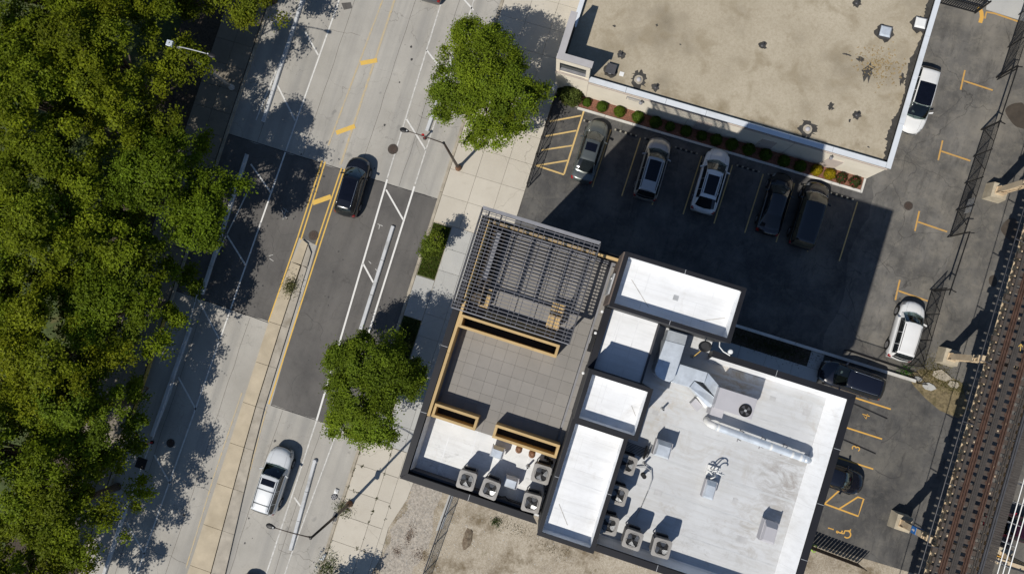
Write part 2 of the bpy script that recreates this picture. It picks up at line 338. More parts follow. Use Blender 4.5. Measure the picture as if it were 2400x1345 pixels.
M['bark'] = plain('bark', (.085,.065,.05), 0.9, var=0.3, scale=6, bump=0.5)
M['leaf'] = mat_leaf('leaf')
M['lamp_brown'] = plain('brown_lamp_post', (.075,.055,.045), 0.5, metal=0.3, var=0.2)
M['lamp_lens'] = plain('lamp_lens', (.62,.62,.60), 0.2, var=0.05)
M['glass_dark'] = plain('tinted_glass', (.010,.013,.015), 0.06, var=0.3, spec=0.6, scale=1.5)
M['glass_roof'] = plain('panoramic_glass', (.004,.005,.010), 0.1, var=0.2, spec=0.4)
M['window'] = plain('window_glass', (.03,.04,.045), 0.05, var=0.3, spec=0.7)
M['tyre'] = plain('tyre_rubber', (.014,.014,.014), 0.85, var=0.2)
M['rim'] = plain('alloy_rim', (.42,.42,.43), 0.3, metal=0.8, var=0.1)
M['chrome'] = plain('chrome_trim', (.62,.62,.62), 0.2, metal=0.9, var=0.05)
M['trim_black'] = plain('black_trim', (.008,.008,.009), 0.5, var=0.2)
M['lens_red'] = plain('tail_lens', (.28,.01,.012), 0.2, var=0.1)
M['lens_clear'] = plain('head_lens', (.26,.27,.28), 0.12, var=0.3, scale=8, spec=0.6)
M['seat'] = plain('pale_seat', (.22,.18,.13), 0.8, var=0.2)
M['glass_green'] = plain('greenish_glass', (.045,.058,.04), .08, var=.25, spec=.6, scale=2)
M['glass_tan'] = plain('glass_with_sunshade', (.085,.075,.05), .1, var=.2, spec=.6, scale=1)

def mat_clear(name, tint, gloss=0.09):
    t = NT(name); tr = t.n('BsdfTransparent'); tr.inputs[0].default_value = (*tint, 1); gl = t.n('BsdfGlossy'); gl.inputs['Roughness'].default_value = 0.04; gl.inputs[0].default_value = (.9,.95,1,1)
    lw = t.n('LayerWeight'); lw.inputs[0].default_value = 0.25; ms = t.n('MixShader'); t.t.links.new(t.math('ADD', t.math('MULTIPLY', lw.outputs['Facing'], 0.5), gloss), ms.inputs[0])
    t.t.links.new(tr.outputs[0], ms.inputs[1]); t.t.links.new(gl.outputs[0], ms.inputs[2]); t.t.links.new(ms.outputs[0], t.out.inputs[0]); return t.m
M['windscreen'] = mat_clear('clear_windscreen', (.40,.47,.44), 0.05)
M['cabin_dark'] = plain('dark_interior', (.018,.018,.02), .8, var=.3, scale=5)
M['seat_tan'] = plain('tan_seat', (.26,.21,.15), .8, var=.15); M['seat_grey'] = plain('grey_seat', (.12,.12,.125), .8, var=.15); M['seat_black'] = plain('black_seat', (.03,.03,.032), .7, var=.2)
M['walk_shade'] = mat_slab('shade_toned_park_walk', (.20,.175,.14), (.27,.24,.195), (.13,.11,.085))  # slab tones darkened to deepen the tree shade here; the blotches are stains
M['drive'] = mat_asphalt('worn_drive_asphalt', (.052,.05,.047), (.122,.116,.107), (.185,.175,.16), streak=(0.9, 0.10, 1), dust=(.24,.218,.18), dustamt=0.8, cr=0.6)
M['membrane_sw'] = mat_membrane('bright_membrane', 0.7, (.74,.75,.75), spots=[(-2.0,-7.0,1.3,(.40,.39,.37),.57),(-3.6,-8.2,1.5,(.25,.25,.25),.54),(.9,-7.2,1.4,(.35,.34,.33),.57)])

# ------------------------------------------------------------------ the ground and the street
def struct(o): o['kind'] = 'structure'; return o
struct(MB().sheet([(-600,-600),(600,-600),(600,600),(-600,600)], -0.35).build('ground', M['grass']))
road = struct(MB().sheet([(-29.4,-90),(-11.45,-90),(-11.45,120),(-29.4,120)], 0.0).build('road', M['road']))
def patch(poly, z=0.004):
    q = []
    for (ax, ay), (bx_, by_) in zip(poly, poly[1:]+poly[:1]):
        n = max(1, int(math.hypot(bx_-ax, by_-ay)/.35)); ew = abs(by_-ay) < abs(bx_-ax)*.3
        q += [(ax+(bx_-ax)*k/n, ay+(by_-ay)*k/n+(random.uniform(-.035,.035)+.05*sin(k*.7) if ew and k else 0)) for k in range(n)]
    return MB().sheet(q, z).build('asphalt_patch', M['asph'], road)
patch([(-29.35,6.95),(-11.5,6.85),(-11.5,-12.45),(-19.1,-12.45),(-19.55,0.55),(-21.1,0.7),(-21.2,-6.38),(-29.35,-6.25)])
seam = MB(); seam.stroke([(-29.3,6.97),(-25,6.93),(-20,6.90),(-15,6.86),(-11.5,6.87)], 0.05, 0.007); seam.stroke([(-29.3,-6.27),(-25,-6.31),(-21.3,-6.41)], 0.05, 0.007); seam.stroke([(-19.1,-12.48),(-15,-12.46),(-11.5,-12.47)], 0.05, 0.007)
seam.build('tar_seam', M['black'], road)
Z1 = 0.010
def line(pts, w, mat, name='lane_line', par=None, z=Z1): return MB().stroke(pts, w, z).build(name, mat, par or road)
def pl(*pp): return [PX(x, y) for x, y in pp]
# white lines of the kerbside lanes
line([(-24.0,60),(-24.08,19.4),(-24.36,7)], .12, M['line_w_mid']); line([(-24.36,6.9),(-24.6,-6.3)], .12, M['line_w_new']); line([(-24.6,-6.4),(-24.8,-16),(-25.06,-26.3),(-25.6,-60)], .12, M['line_w_mid'])
line(pl((716,0),(600,282)), .1, M['line_w_mid']); line(pl((583,445),(461,694)), .1, M['line_w_mid']); line(pl((461,694),(400,920),(310,1150),(250,1330)), .1, M['line_w_mid'])
line([(-16.1,60),(-16.03,21.5),(-15.82,7.3)], .11, M['line_w']); line([(-15.79,7.2),(-15.24,-12.48)], .14, M['line_w_new']); line([(-15.24,-12.5),(-15.3,-24),(-15.3,-60)], .12, M['line_w'])
line([(-13.6,60),(-13.55,7.5)], .1, M['line_w']); line([(-13.54,7.3),(-13.38,-12)], .14, M['line_w_new']); line([(-13.4,-12.2),(-13.9,-23),(-14.1,-60)], .1, M['line_w'])
for a, b in [((715,75),(746,130)),((650,200),(692,283)),((588,385),(634,450)),((530,548),(575,620)),((462,697),(517,800)),((418,883),(460,960)),((362,1065),(400,1135)),((297,1222),(340,1300)),
             ((1000,118),(1043,175)),((953,280),(998,352)),((1088,0),(1110,25)),((690,1165),(704,1185))]:
    line(pl(a, b), .13, M['line_w_mid'], 'hatch_line')
for a, b in [((905,445),(945,515)),((851,618),(875,662))]: line(pl(a, b), .13, M['line_w_new'], 'hatch_line')
# yellow centre lines
for k in (-.13, .13):
    line([(-21.14+k,7.1),(-21.06+k,0.6)] if k > 0 else [(-21.14+k,7.1),(-21.1+k,0.6),(-21.35,-6.35)], .11, M['line_y'])
    line([(-19.46+k,7.0),(-19.5+k,0.55)] if k < 0 else [(-19.46+k,7.0),(-19.45+k,0.5),(-19.28,-12.45)], .11, M['line_y'])
line(pl((733,476),(776,461)), .38, M['line_y'], 'chevron_bar', z=0.016)
line(pl((845,149),(884,142)), .36, M['line_y'], 'chevron_bar', z=0.016); line(pl((788,312),(832,296)), .36, M['line_y'], 'chevron_bar', z=0.016)
line([(-20.3,40),(-20.66,20.9),(-21.19,8.4)], .13, M['line_y_old']); line([(-19.5,40),(-19.73,21.2),(-19.75,7.2)], .17, M['line_y_old'])
line(pl((626,952),(556,1213),(520,1345)), .1, M['line_y_old']); line(pl((567,920),(500,1120),(436,1330)), .1, M['line_y_old'])
# crews' spray marks
for pp in [[(885,525),(897,530)],[(890,528),(888,537)],[(660,492),(672,512)],[(671,490),(663,515)],[(664,488),(676,497)],[(630,600),(640,597)],[(632,606),(641,612)],[(864,612),(870,618)],[(880,630),(886,638)]]:
    line(pl(*pp), .045, M['line_w'], 'spray_mark', z=0.012)
# long joints and dark sealant down the concrete lanes
jt = MB()
for x in (-26.8, -22.9, -18.1, -14.7):
    for y0, y1 in [(7, 60), (-60, -12.6 if x > -20 else -6.5)]:
        n = int((y1-y0)/1.3); jt.stroke([(x+random.uniform(-.05,.05), y0+(y1-y0)*i/n) for i in range(n+1)], .022, 0.004)
jt.build('joint_sealant', M['iron'], road)
jt = MB()
for y in list(np.arange(-58,-13,5.2)) + list(np.arange(11.5, 58, 5.6)):
  for xa, xb in ((-29,-25.5),(-24.5,-21.5),(-19,-15.8),(-15,-11.6)):
    if random.random() < .4: continue
    yy = y+random.uniform(-1.6,1.6); jt.stroke([(x, yy+random.uniform(-.16,.16)) for x in np.linspace(xa, xb, 9)], .016, 0.0045)
jt.build('cross_crack', M['iron'], road)
# kerbs
UK, UKY = unit_box(M['kerb'], 0.02), unit_box(M['line_y'], 0.02)
for y in np.arange(-60, 80, 3.0):
    inst('kerb_stone', UK, road, (-11.36, y, -.1), (.22, 2.98, .23)); inst('kerb_stone', UKY if -18 < y < -8 else UK, road, (-29.42, y, -.1), (.2, 2.98, .25))
for i in range(-20, 26):
    pass
# median island
med = struct(empty('median_island'))
def med_e(y): return np.interp(y, [-60,-26,-14,0.5], [-16.0,-18.3,-19.42,-19.66])
def med_w(y): return np.interp(y, [-60,-26,-6,0.6], [-21.9,-21.2,-21.28,-21.05])
ys = [0.35,-1.3,-3.4,-6.3,-9.6,-12.9,-16.2,-19.5,-22.8,-26.1,-29.4,-33,-38,-45,-60]
for a, b in zip(ys[:-1], ys[1:]):
    wa, wb, ea, eb = med_w(a), med_w(b), med_e(a), med_e(b); ja, jb = wa+(ea-wa)*.60, wb+(eb-wb)*.60
    if abs(a+1.3) < .01:   # the broken bay where weeds grow
        MB().prism([(wa+.05,a),(ja-.05,a-.08),(jb-.05,b+.05),(wb,b)], -.1, .13).build('median_slab', M['median'], med); MB().prism([(ja+.06,a),(ea-.1,a-.1),(eb-.1,b),(jb+.04,b)], -.1, .10).build('median_strip', M['median_grey'], med); continue
    if a == ys[0]: MB().prism([(wa+.3,a+.3),(ja-.03,a+.1),(jb-.03,b+.02),(wb,b+.02)], -.1, .15).build('median_slab', M['median'], med); MB().prism([(ja+.03,a),(ea-.45,a-.1),(ea-.12,a-.5),(eb-.1,b),(jb+.03,b)], -.1, .13).build('median_strip', M['median_grey'], med); continue
    MB().prism([(wa,a-.015),(ja-.03,a-.015),(jb-.03,b+.015),(wb,b+.015)], -.1, .15).build('median_slab', M['median'], med)
    MB().prism([(ja+.035,a-.01),(ea-.05,a-.01),(eb-.05,b+.01),(jb+.035,b+.01)], -.1, .125).build('median_strip', M['median_grey'], med)
MB().prism([(med_w(y)+.25,y) for y in (.1,-2,-6,-14,-26,-59)]+[(med_e(y)-.3,y) for y in (-59,-26,-14,-6,-2,-.3)], -.2, .03).build('joint_fill', M['soil'], med)
# east sidewalk
swk = struct(MB().prism([(-11.25,-70),(-7.74,-70),(-7.74,-12.55),(-4.7,-12.55),(-4.7,5.1),(-5.07,5.1),(-5.07,90),(-11.25,90)], -.3, .075).build('sidewalk', M['kerb']))
UO, UN = unit_box(M['slab_old'], 0.006), unit_box(M['slab_new'], 0.006)
def slabs(xs, ys, mesh, par=None, skip=None, top=.12, gap=.022, name='slab'):
    for x0, x1 in zip(xs[:-1], xs[1:]):
        for y0, y1 in zip(ys[:-1], ys[1:]):
            if skip and skip((x0+x1)/2, (y0+y1)/2): continue
            inst(name, mesh, par or swk, ((x0+x1)/2, (y0+y1)/2, top-.1+random.uniform(-.006,.004)), (x1-x0-gap, y1-y0-gap, .1))
slabs([-11.22,-9.1,-7.0,-5.08], list(np.arange(5.15, 46, 2.15)), UO)
slabs([-9.68,-8.0,-6.4,-4.72], list(np.linspace(-12.6, 5.14, 11)), UN)
slabs([-11.22,-9.7], [-2.6,-1.0,0.68], UN); slabs([-11.22,-9.7], [-12.6,-10.4], UN)
slabs([-11.18,-8.85,-7.72], list(np.arange(-12.62, -36, -2.03))[::-1], UO, gap=.028)
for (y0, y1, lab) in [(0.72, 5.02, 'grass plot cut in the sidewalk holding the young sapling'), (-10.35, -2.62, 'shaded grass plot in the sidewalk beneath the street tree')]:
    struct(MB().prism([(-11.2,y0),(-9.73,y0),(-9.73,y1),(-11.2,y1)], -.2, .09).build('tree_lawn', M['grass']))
# west walk under the park trees
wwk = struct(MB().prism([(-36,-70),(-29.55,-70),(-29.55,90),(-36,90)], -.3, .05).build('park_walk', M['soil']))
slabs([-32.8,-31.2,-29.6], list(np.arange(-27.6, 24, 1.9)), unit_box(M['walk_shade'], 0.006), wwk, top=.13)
# parking lot, alley, vacant lot
lot = struct(MB().sheet([(-5.06,4.4),(27.0,4.4),(27.0,90),(-5.06,90)], 0.05).build('parking_lot', M['lot']))
dr = [(27.0,4.398),(27.0,90),(19.9,90)]+[(20.2+.35*sin(y*.9)+random.uniform(-.12,.12)+(.0 if y > 17 else 1.6*(17-y)/12.6*0), y) for y in np.arange(60,4.4,-.8)]+[(20.2,4.398)]
struct(MB().sheet(dr, 0.0545).build('driveway', M['drive']))
elot = struct(MB().sheet([(14.0,-9.75),(30.9,-9.3),(30.9,2.65),(28.2,3.35),(27.2,4.0),(27.0,4.396),(14.0,4.396)], 0.054).build('rear_parking_lot', M['lot']))
alley = struct(MB().sheet([(26.6,-9.3),(60,-9.3),(60,90),(26.6,90)], 0.045).build('alley', M['alley']))
struct(MB().sheet([(-7.7,-70),(60,-70),(60,-9.3),(30.9,-9.3),(14.0,-9.75),(-7.4,-9.75),(-7.7,-12.6)], 0.047).build('vacant_lot', M['gravel']))
struct(MB().sheet([(-7.72,-12.6),(-6.4,-12.6),(-6.6,-16),(-7.3,-18.5),(-7.2,-21),(-7.72,-23)], 0.09).build('concrete_apron', M['slab_old']))
gp = [(-7.6,-12.9),(-6.3,-12.6),(-5.0,-10.4),(-3.9,-9.9),(-3.6,-12.4),(-4.3,-15.5),(-3.95,-18.6),(-4.6,-21),(-4.4,-24.5),(-5.2,-29),(-7.6,-29),(-7.0,-24),(-6.9,-21.5),(-7.0,-18.6),(-6.3,-16.1)]
gp2 = []
for i in range(len(gp)):
    a, b = gp[i], gp[(i+1)%len(gp)]
    for k in range(6): gp2.append((a[0]+(b[0]-a[0])*k/6+random.uniform(-.16,.16), a[1]+(b[1]-a[1])*k/6+random.uniform(-.16,.16)))
struct(MB().sheet(gp2, 0.052).build('grey_gravel', M.setdefault('ggrav', plain('grey_gravel', (.34,.305,.26), .95, var=.4, scale=7, bump=.7, obj=False, dirt=(.44,.39,.32)))))
grit = struct(MB().sheet([(26.5,4.5),(27.3,5.3),(28.6,5.5),(30.4,5.2),(31.4,3.5),(30.9,2.6),(29.4,2.75),(28.2,3.3),(27.2,3.9)], 0.062).build('rubble_verge', M.setdefault('verge', plain('dry_verge', (.17,.135,.075), .95, var=.45, scale=5, bump=.6, obj=False, dirt=(.07,.06,.025)))))
# stalls
ZL = 0.062
def lline(pts, w=.1, mat='line_y_deep', par=None, name='stall_line', z=ZL): return MB().stroke(pts, w, z).build(name, M[mat], par or lot)
M['stall'] = mat_paint_line('stall_paint', (.58,.41,.17), 0.35)
for x in (-0.12, 2.26, 4.70, 7.17, 9.62, 12.05, 14.5, 16.95, 19.4): lline([(x+.02,16.05),(x-.03,11.3)], .09, 'stall')
lline([(-2.55,16.85),(-2.55,11.62)], .13, 'stall'); lline(pl((1322,410),(1255,388)), .13, 'stall', z=ZL+.008)
for a, b in (((1362,272),(1287,286)),((1351,307),(1279,320)),((1341,342),(1268,353)),((1330,377),(1257,389))): lline(pl(a, b), .12, 'stall', name='hatch_line', z=ZL+.004)
for y, x in ((10.45,24.15),(15.9,24.1),(21.6,24.28),(27.3,24.4)):
    lline([(x-.12,y+.8),(x-.02,y-.75)], .12, 'line_orange', name='stall_tee'); lline([(x+.02,y-.02),(x+2.25,y-.12)], .12, 'line_orange', name='stall_tee', z=ZL+.004)
for y in (1.75, -.57, -2.9): lline([(21.2,y+.02),(26.04,y)], .11, 'line_y_deep', elot)
lline([(22.0,-6.4),(25.95,-6.56),(25.98,-5.22),(25.55,-5.22)], .12, 'line_y_deep', elot)
lline([(25.55,-5.2),(24.5,-6.46)], .11, 'line_y_deep', elot, 'hatch_line', ZL+.004); lline([(24.2,-5.05),(23.4,-6.4)], .11, 'line_y_deep', elot, 'hatch_line', ZL+.004)
for a, b in (((23.3,1.33),(26.0,1.0)),((23.2,-1.45),(25.9,-1.75))): lline([a, b], .11, 'black', elot, 'blackout_line')
def glyph(strokes, cx, cy, s, w, par, mat='line_y_deep', name='stall_number'):       # glyph up = grid west, right = grid north
    m = MB()
    for i, st in enumerate(strokes): m.stroke([(cx - v*s, cy + u*s) for u, v in st], w, ZL + .004 + i*.001)
    return m.build(name, M[mat], par)
arc = lambda cx, cy, r, a0, a1, n=10: [(cx+r*cos(radians(a0+(a1-a0)*i/n)), cy+r*sin(radians(a0+(a1-a0)*i/n))) for i in range(n+1)]
glyph([[(.16,-.5),(.16,.5),(-.3,-.15),(.34,-.15)]], 24.44, .68, .55, .075, elot)
glyph([arc(0,.24,.24,150,-80), arc(0,-.24,.26,80,-150)], 24.41, -1.83, .55, .075, elot)
glyph([[(0,-.5),(0,.5)],[(-.12,-.5),(.12,-.5)],[(0,.5),(-.13,.36)]], 24.30, -8.06, .38, .07, elot)
glyph([arc(-.02,-.22,.30,150,385,16), arc(-.08,.62,.07,0,360,8), [(-.08,.55),(-.06,.08)], [(-.06,.27),(.16,.25)], [(-.06,.06),(.22,.04),(.36,-.40),(.50,-.36)]], 25.36, -8.07, .86, .095, elot, name='wheelchair_symbol')
# yellow turn arrow and corner line by the north gate
MB().stroke(pl((2296,55),(2300,42),(2299,30),(2294,20)), .3, ZL).build('turn_arrow', M['line_y_deep'], lot)
MB().add([(*PX(2287,28),ZL+.004),(*PX(2302,24),ZL+.004),(*PX(2290,14),ZL+.004)], [(0,1,2)]).build('turn_arrow', M['line_y_deep'], lot)
lline(pl((2307,45),(2311,30),(2330,33),(2385,52)), .13, 'line_orange', name='corner_line')
struct(MB().prism([PX(2310,24),PX(2400,52),PX(2440,-80),PX(2320,-80)], -.1, .075).build('gate_apron', M['slab_new']))
# drains, manholes, stains
def manhole(x, y, z, r, lab):
    o = empty('manhole_cover', (x, y, z), random.random()*3, lab, 'manhole cover', 'manhole covers')
    MB().lathe((0,0,0), [(r*1.12,0),(r*1.12,.012),(r*.99,.012)], 28).build('frame', M['iron'], o)
    MB().lathe((0,0,0), [(r*.96,0),(r*.96,.016),(r*.3,.02)], 28).build('lid', M['iron'], o)
    m = MB()
    for k in range(10): a = k*pi/5; m.bar((.2*r*cos(a),.2*r*sin(a),.024),(.86*r*cos(a),.86*r*sin(a),.024),.03,.012)
    m.build('rib', M['rust'], o)
manhole(*PX(921,350), .004, .37, 'brown manhole cover in cracked concrete near the black SUV')
manhole(*PX(735,552), .008, .36, 'brown manhole cover between yellow lines at the median tip')
manhole(*PX(400,1038), .004, .30, 'dark round manhole cover in the shaded west lane')
manhole(*PX(2128,483), .055, .30, 'round drain cover in the open parking lot asphalt')
o = empty('storm_grate', (*PX(331,1085), .004), 0, 'square iron storm grate in the shaded west lane', 'drain')
MB().box(-.42,.42,-.42,.42,0,.012).build('frame', M['iron'], o)
for k in range(7): MB().box(-.36,.36,-.36+k*.11,-.31+k*.11,.012,.03).build('bar', M['black'], o)
for i, (pp, c) in enumerate([([(2355,262),(2365,248),(2385,242),(2400,248),(2412,300),(2388,300),(2372,290)], 0), ([(2345,535),(2360,515),(2378,512),(2385,530),(2392,560),(2378,570),(2362,560),(2350,548)], 0), ([(2318,650),(2330,645),(2336,660),(2330,672),(2318,665)], 0)]):
    pts = pl(*pp); n = len(pts); cc = Vector((sum(p[0] for p in pts)/n, sum(p[1] for p in pts)/n)); sm = []
    for k in range(n):
        a, b, c2, d = [Vector(pts[(k+j)%n]) for j in (-1,0,1,2)]
        for t in (0,.25,.5,.75): sm.append(tuple(.5*((2*b)+(c2-a)*t+(2*a-5*b+4*c2-d)*t*t+(3*b-a-3*c2+d)*t**3)))
    MB().sheet(sm, .052+i*.001).build('oil_stain', M.setdefault('stain', plain('oil_stain', (.062,.05,.038), .6, var=.25, scale=1.5, obj=False)), alley)
# precast lane barriers, block by block
UB = MB(); pr = [(-.155,0),(-.155,.10),(-.11,.18),(.11,.18),(.155,.10),(.155,0)]
UB.add([(x,-.5,z) for x,z in pr]+[(x,.5,z) for x,z in pr], [tuple(range(6))[::1],tuple(range(6,12))[::-1]]+[(i,i+6,(i+1)%6+6,(i+1)%6) for i in range(6)])
UBm = UB.mesh('barrier_block', M['barrier'])
ORD = ['first','second','third','fourth','fifth','sixth','seventh','eighth','ninth','tenth','eleventh','twelfth','thirteenth','fourteenth','fifteenth','sixteenth','seventeenth','eighteenth','nineteenth','twentieth']
for (a, b, where) in [((733,-70),(617,287),'west lane row at the top of the picture'),((580,362),(474,690),'west lane row beside the dark asphalt'),((447,766),(357,1022),'west lane row beneath the park trees'),((302,1172),(245,1345),'west lane row at the bottom left'),
                      ((1068,120),(1001,308),'east lane row under the upper street tree'),((922,530),(846,772),'east lane row beside the grass plot'),((786,930),(768,1020),'east lane row touching the lower street tree'),((738,1083),(682,1288),'east lane row beside the white SUV')]:
    A, B = P(*a), P(*b); L = (B-A).length; n = max(1, round(L/2.45)); d = (B-A)/n; rz = atan2(d.y, d.x) - pi/2
    for i in range(n):
        c = A + d*(i+.5); o = inst('lane_barrier', UBm, None, (c.x, c.y, .004), (1, d.length-.03, 1), rz)
        tag(o, f'{ORD[i]} concrete barrier from the north, {where}' if n > 1 else f'lone concrete barrier, {where}', 'lane barrier', 'precast barriers along the kerbside lanes')
# rounded nose caps
for i, (px, py, lab) in enumerate([(739,1080,'rounded nose of the barrier row beside the white SUV'),]):
    c = P(px, py); tag(MB().lathe((0,0,.004), [(.19,0),(.19,.10),(.13,.2),(.05,.205)], 20).build('barrier_nose', M['barrier'], loc=(c.x, c.y, 0)), lab, 'lane barrier')
for px, py, lab in [(996,324,'red flexible marker post at the south end of the upper east barriers'),(357,1036,'red flexible marker post at the south end of the shaded west barriers')]:
    c = P(px, py); o = empty('marker_post', (c.x, c.y, 0), 0, lab, 'marker post', 'red marker posts')
    MB().lathe((0,0,0), [(.16,.004),(.16,.05),(.09,.07)], 16).build('base', M['black'], o); MB().tube([(0,0,.06),(0,0,.85)], .06, 10).build('post', M['red'], o); MB().lathe((0,0,.85), [(.07,0),(.12,.03),(.12,.07),(.05,.10)], 14).build('cap', M['red'], o)
    MB().tube([(0,0,.5),(0,0,.62)], .064, 10).build('reflective_band', M['white_paint'], o)
# wheel stops, striped
for i, x in enumerate((-1.45, 1.07, 3.48, 5.93, 8.40, 10.83, 13.28, 15.72, 18.17)):
    o = empty('wheel_stop', (x, 16.12, .05), -.01, f'black and white striped wheel stop, {ORD[i]} from the west along the hedge', 'wheel stop', 'striped wheel stops')
    UW = MB().add([(-.09,-.075,0),(.09,-.075,0),(.09,.075,0),(-.09,.075,0),(-.09,-.05,.1),(.09,-.05,.1),(.09,.05,.1),(-.09,.05,.1)], [(0,3,2,1),(4,5,6,7),(0,1,5,4),(1,2,6,5),(2,3,7,6),(3,0,4,7)])
    if i == 0: wsb, wsw = UW.mesh('stop_black', M['black']), UW.mesh('stop_white', plain('faded_stripe', (.30,.28,.23), .8, var=.3, scale=6))
    for k in range(9): inst('stripe', wsw if k % 2 == 0 else wsb, o, (-.84+k*.21, 0, 0), (1.15 if k % 2 else .7, 1, 1) )

# wandering sealed cracks and small oil drips
def wander(x, y, a, n, step, w, z, rr):
    pts = [(x, y)]
    for k in range(n): a += rr.gauss(0,.35); pts.append((pts[-1][0]+step*cos(a), pts[-1][1]+step*sin(a)))
    return MB().stroke(pts, w, z)
M['sealant'] = plain('crack_sealant', (.045,.043,.042), .6, var=.3, obj=False); rr_ = random.Random(77)
for x, y, a, n in ((-17.2,3.8,1.5,9),(-16.9,-6.5,1.7,12),(-22.8,-2.4,1.4,10),(-12.5,-3.2,1.5,8),(-18.0,-10.5,1.2,6),(-14.6,2.2,-1.4,7)): wander(x, y, a, n, .28, .022, .0085, rr_).build('sealed_crack', M['sealant'], road)
for x, y, a, n in ((20.8,12.5,.4,9),(22.5,19,1.2,10),(21.5,8.0,2.2,9),(23.4,24,1.5,8)): wander(x, y, a, n, .3, .03, .0585, rr_).build('sealed_crack', M['sealant'], lot)
for x, y, a, n in ((26.2,-2.9,-.15,14),(27.0,.8,-1.3,8)): wander(x, y, a, n, .25, .04, .0585, rr_).build('sealed_crack', M['sealant'], elot)
for k in range(34):
    lane = rr_.choice((-22.9,-17.4,-17.6)); x, y, r = rr_.gauss(lane,.25), rr_.uniform(-28,24), rr_.uniform(.03,.11)
    MB().sheet([(x+r*rr_.uniform(.6,1.1)*cos(t), y+r*rr_.uniform(.6,1.3)*sin(t)) for t in np.linspace(0,5.6,9)], .0092).build('oil_drip', M['sealant'], road)
MB().sheet([PX(800,8), PX(822,6), PX(826,20), PX(806,24)], .0055).build('tar_patch', M['asph'], road)

# ------------------------------------------------------------------ tan-roofed building
bb = empty('tan_roof_building', (7, 32, 0), 0, 'low cream building with a tan gravel roof and pale coping', 'building')
bb.location = (0, 0, 0)
bw = MB().prism([(-5.1,17.95),(19.55,17.95),(19.55,60),(-5.1,60)], 0, 3.45).build('wall', M['stucco'], bb)
MB().prism([(-4.85,18.25),(19.25,18.25),(19.25,59.7),(-4.85,59.7)], 3.45, 3.5).build('roof', M['tan_roof'], bb)
# parapet, wall trim band, coping lengths
MB().box(-2.7,19.55,17.95,18.2,3.44,3.82).build('parapet', M['black'], bb); MB().box(19.3,19.55,18.2,60,3.44,3.82).build('parapet', M['black'], bb); MB().box(-5.05,-4.85,21.45,60,3.44,3.82).build('parapet', M['black'], bb)
MB().box(-2.7,19.58,17.90,17.95,3.25,3.42).build('trim_band', M['stucco_pink'], bb)
UCw, UCg = unit_box(M['white_coping'], 0), unit_box(M['white_coping'], 0)
xs = [-2.7,0.1,3.1,6.1,9.2,12.3,15.4,19.25]
for a, b in zip(xs[:-1], xs[1:]): inst('coping', UCw, bb, ((a+b)/2, 18.04, 3.82), (b-a-.02, .40, .07))
ysc = [17.84,21.2,24.5,27.8,31.1,34.4,37.7,41,60]
for a, b in zip(ysc[:-1], ysc[1:]): inst('coping', UCg, bb, (19.44, (a+b)/2, 3.822), (.36, b-a-.02, .07))
for a, b in zip([21.45,26,29.5,33,60][:-1], [26,29.5,33,60]): inst('coping', UCg, bb, (-4.92, (a+b)/2, 3.82), (.34, b-a-.02, .07))
# raised corner with an open slot window
MB().box(-5.22,-2.72,17.93,18.3,0,3.85).build('corner_pier', M['stucco'], bb)
MB().box(-5.22,-2.72,18.0,18.32,5.55,6.3).build('corner_lintel', M['stucco'], bb); MB().box(-5.22,-4.95,18.0,18.32,3.85,5.55).build('corner_post', M['stucco'], bb); MB().box(-2.98,-2.72,18.0,18.32,3.85,5.55).build('corner_post', M['stucco'], bb)
w = MB().box(-4.95,-2.98,18.17,18.19,4.2,5.53).build('slot_window', M['window'], bb)
fr = MB(); fr.box(-4.95,-4.9,18.1,18.22,4.2,5.55); fr.box(-3.03,-2.98,18.1,18.22,4.2,5.55); fr.box(-4.9,-3.03,18.1,18.22,5.48,5.55); fr.box(-4.9,-3.03,18.1,18.22,4.2,4.27); fr.box(-5.0,-2.94,18.02,18.3,4.05,4.2); fr.build('window_frame', M['steel'], w)
MB().box(-5.24,-2.68,17.88,17.93,3.75,3.92).build('trim_band', M['stucco_pink'], bb)
MB().box(-5.18,-4.86,18.32,21.4,0,6.3).build('corner_wall', M['stucco'], bb)
MB().box(-4.86,-4.83,18.32,21.4,3.5,6.3).build('corner_lining', M['black'], bb); MB().box(-4.83,-2.72,18.32,18.35,3.5,6.3).build('corner_lining', M['black'], bb)
MB().box(-5.2,-4.72,18.0,21.45,6.3,6.4).build('corner_coping', M['grey_coping'], bb); MB().box(-4.72,-2.62,17.93,18.42,6.3,6.4).build('corner_coping', M['grey_coping'], bb); MB().box(-5.2,-4.72,17.93,18.0,6.3,6.4).build('corner_coping', M['grey_coping'], bb)
# control joints and doors on the lot wall
jm = MB()
for x in (-2.71, 5.2, 12.9): jm.box(x-.015,x+.015,17.935,17.95,0,3.2)
jm.build('wall_joint', M['stucco_pink'], bb)
def on_bb(name, px, py, z): p = P(px, py, z); return p.x, p.y
for px in (1650, 1815, 1985):
    x = P(px, 300, 2.4).x; d = MB().box(x-.55,x+.55,17.90,17.95,0.1,2.25).build('door', M['stucco_pink'], bb); MB().box(x-.45,x-.41,17.86,17.90,1.05,1.2).build('handle', M['steel'], d)
o = empty('wall_sign', (0.92, 17.90, 2.75), 0, 'grey framed plaque under a lamp on the cream wall', 'sign'); MB().box(-.62,.62,-.05,0.04,-.2,.2).build('frame', M['steel'], o); MB().box(-.57,.57,-.06,-.052,-.15,.15).build('panel', M['stucco'], o)
for k in range(3): MB().box(-.45,.40-k*.12,-.064,-.061,.07-k*.09,.1-k*.09).build('lettering_line', M['steel'], o)
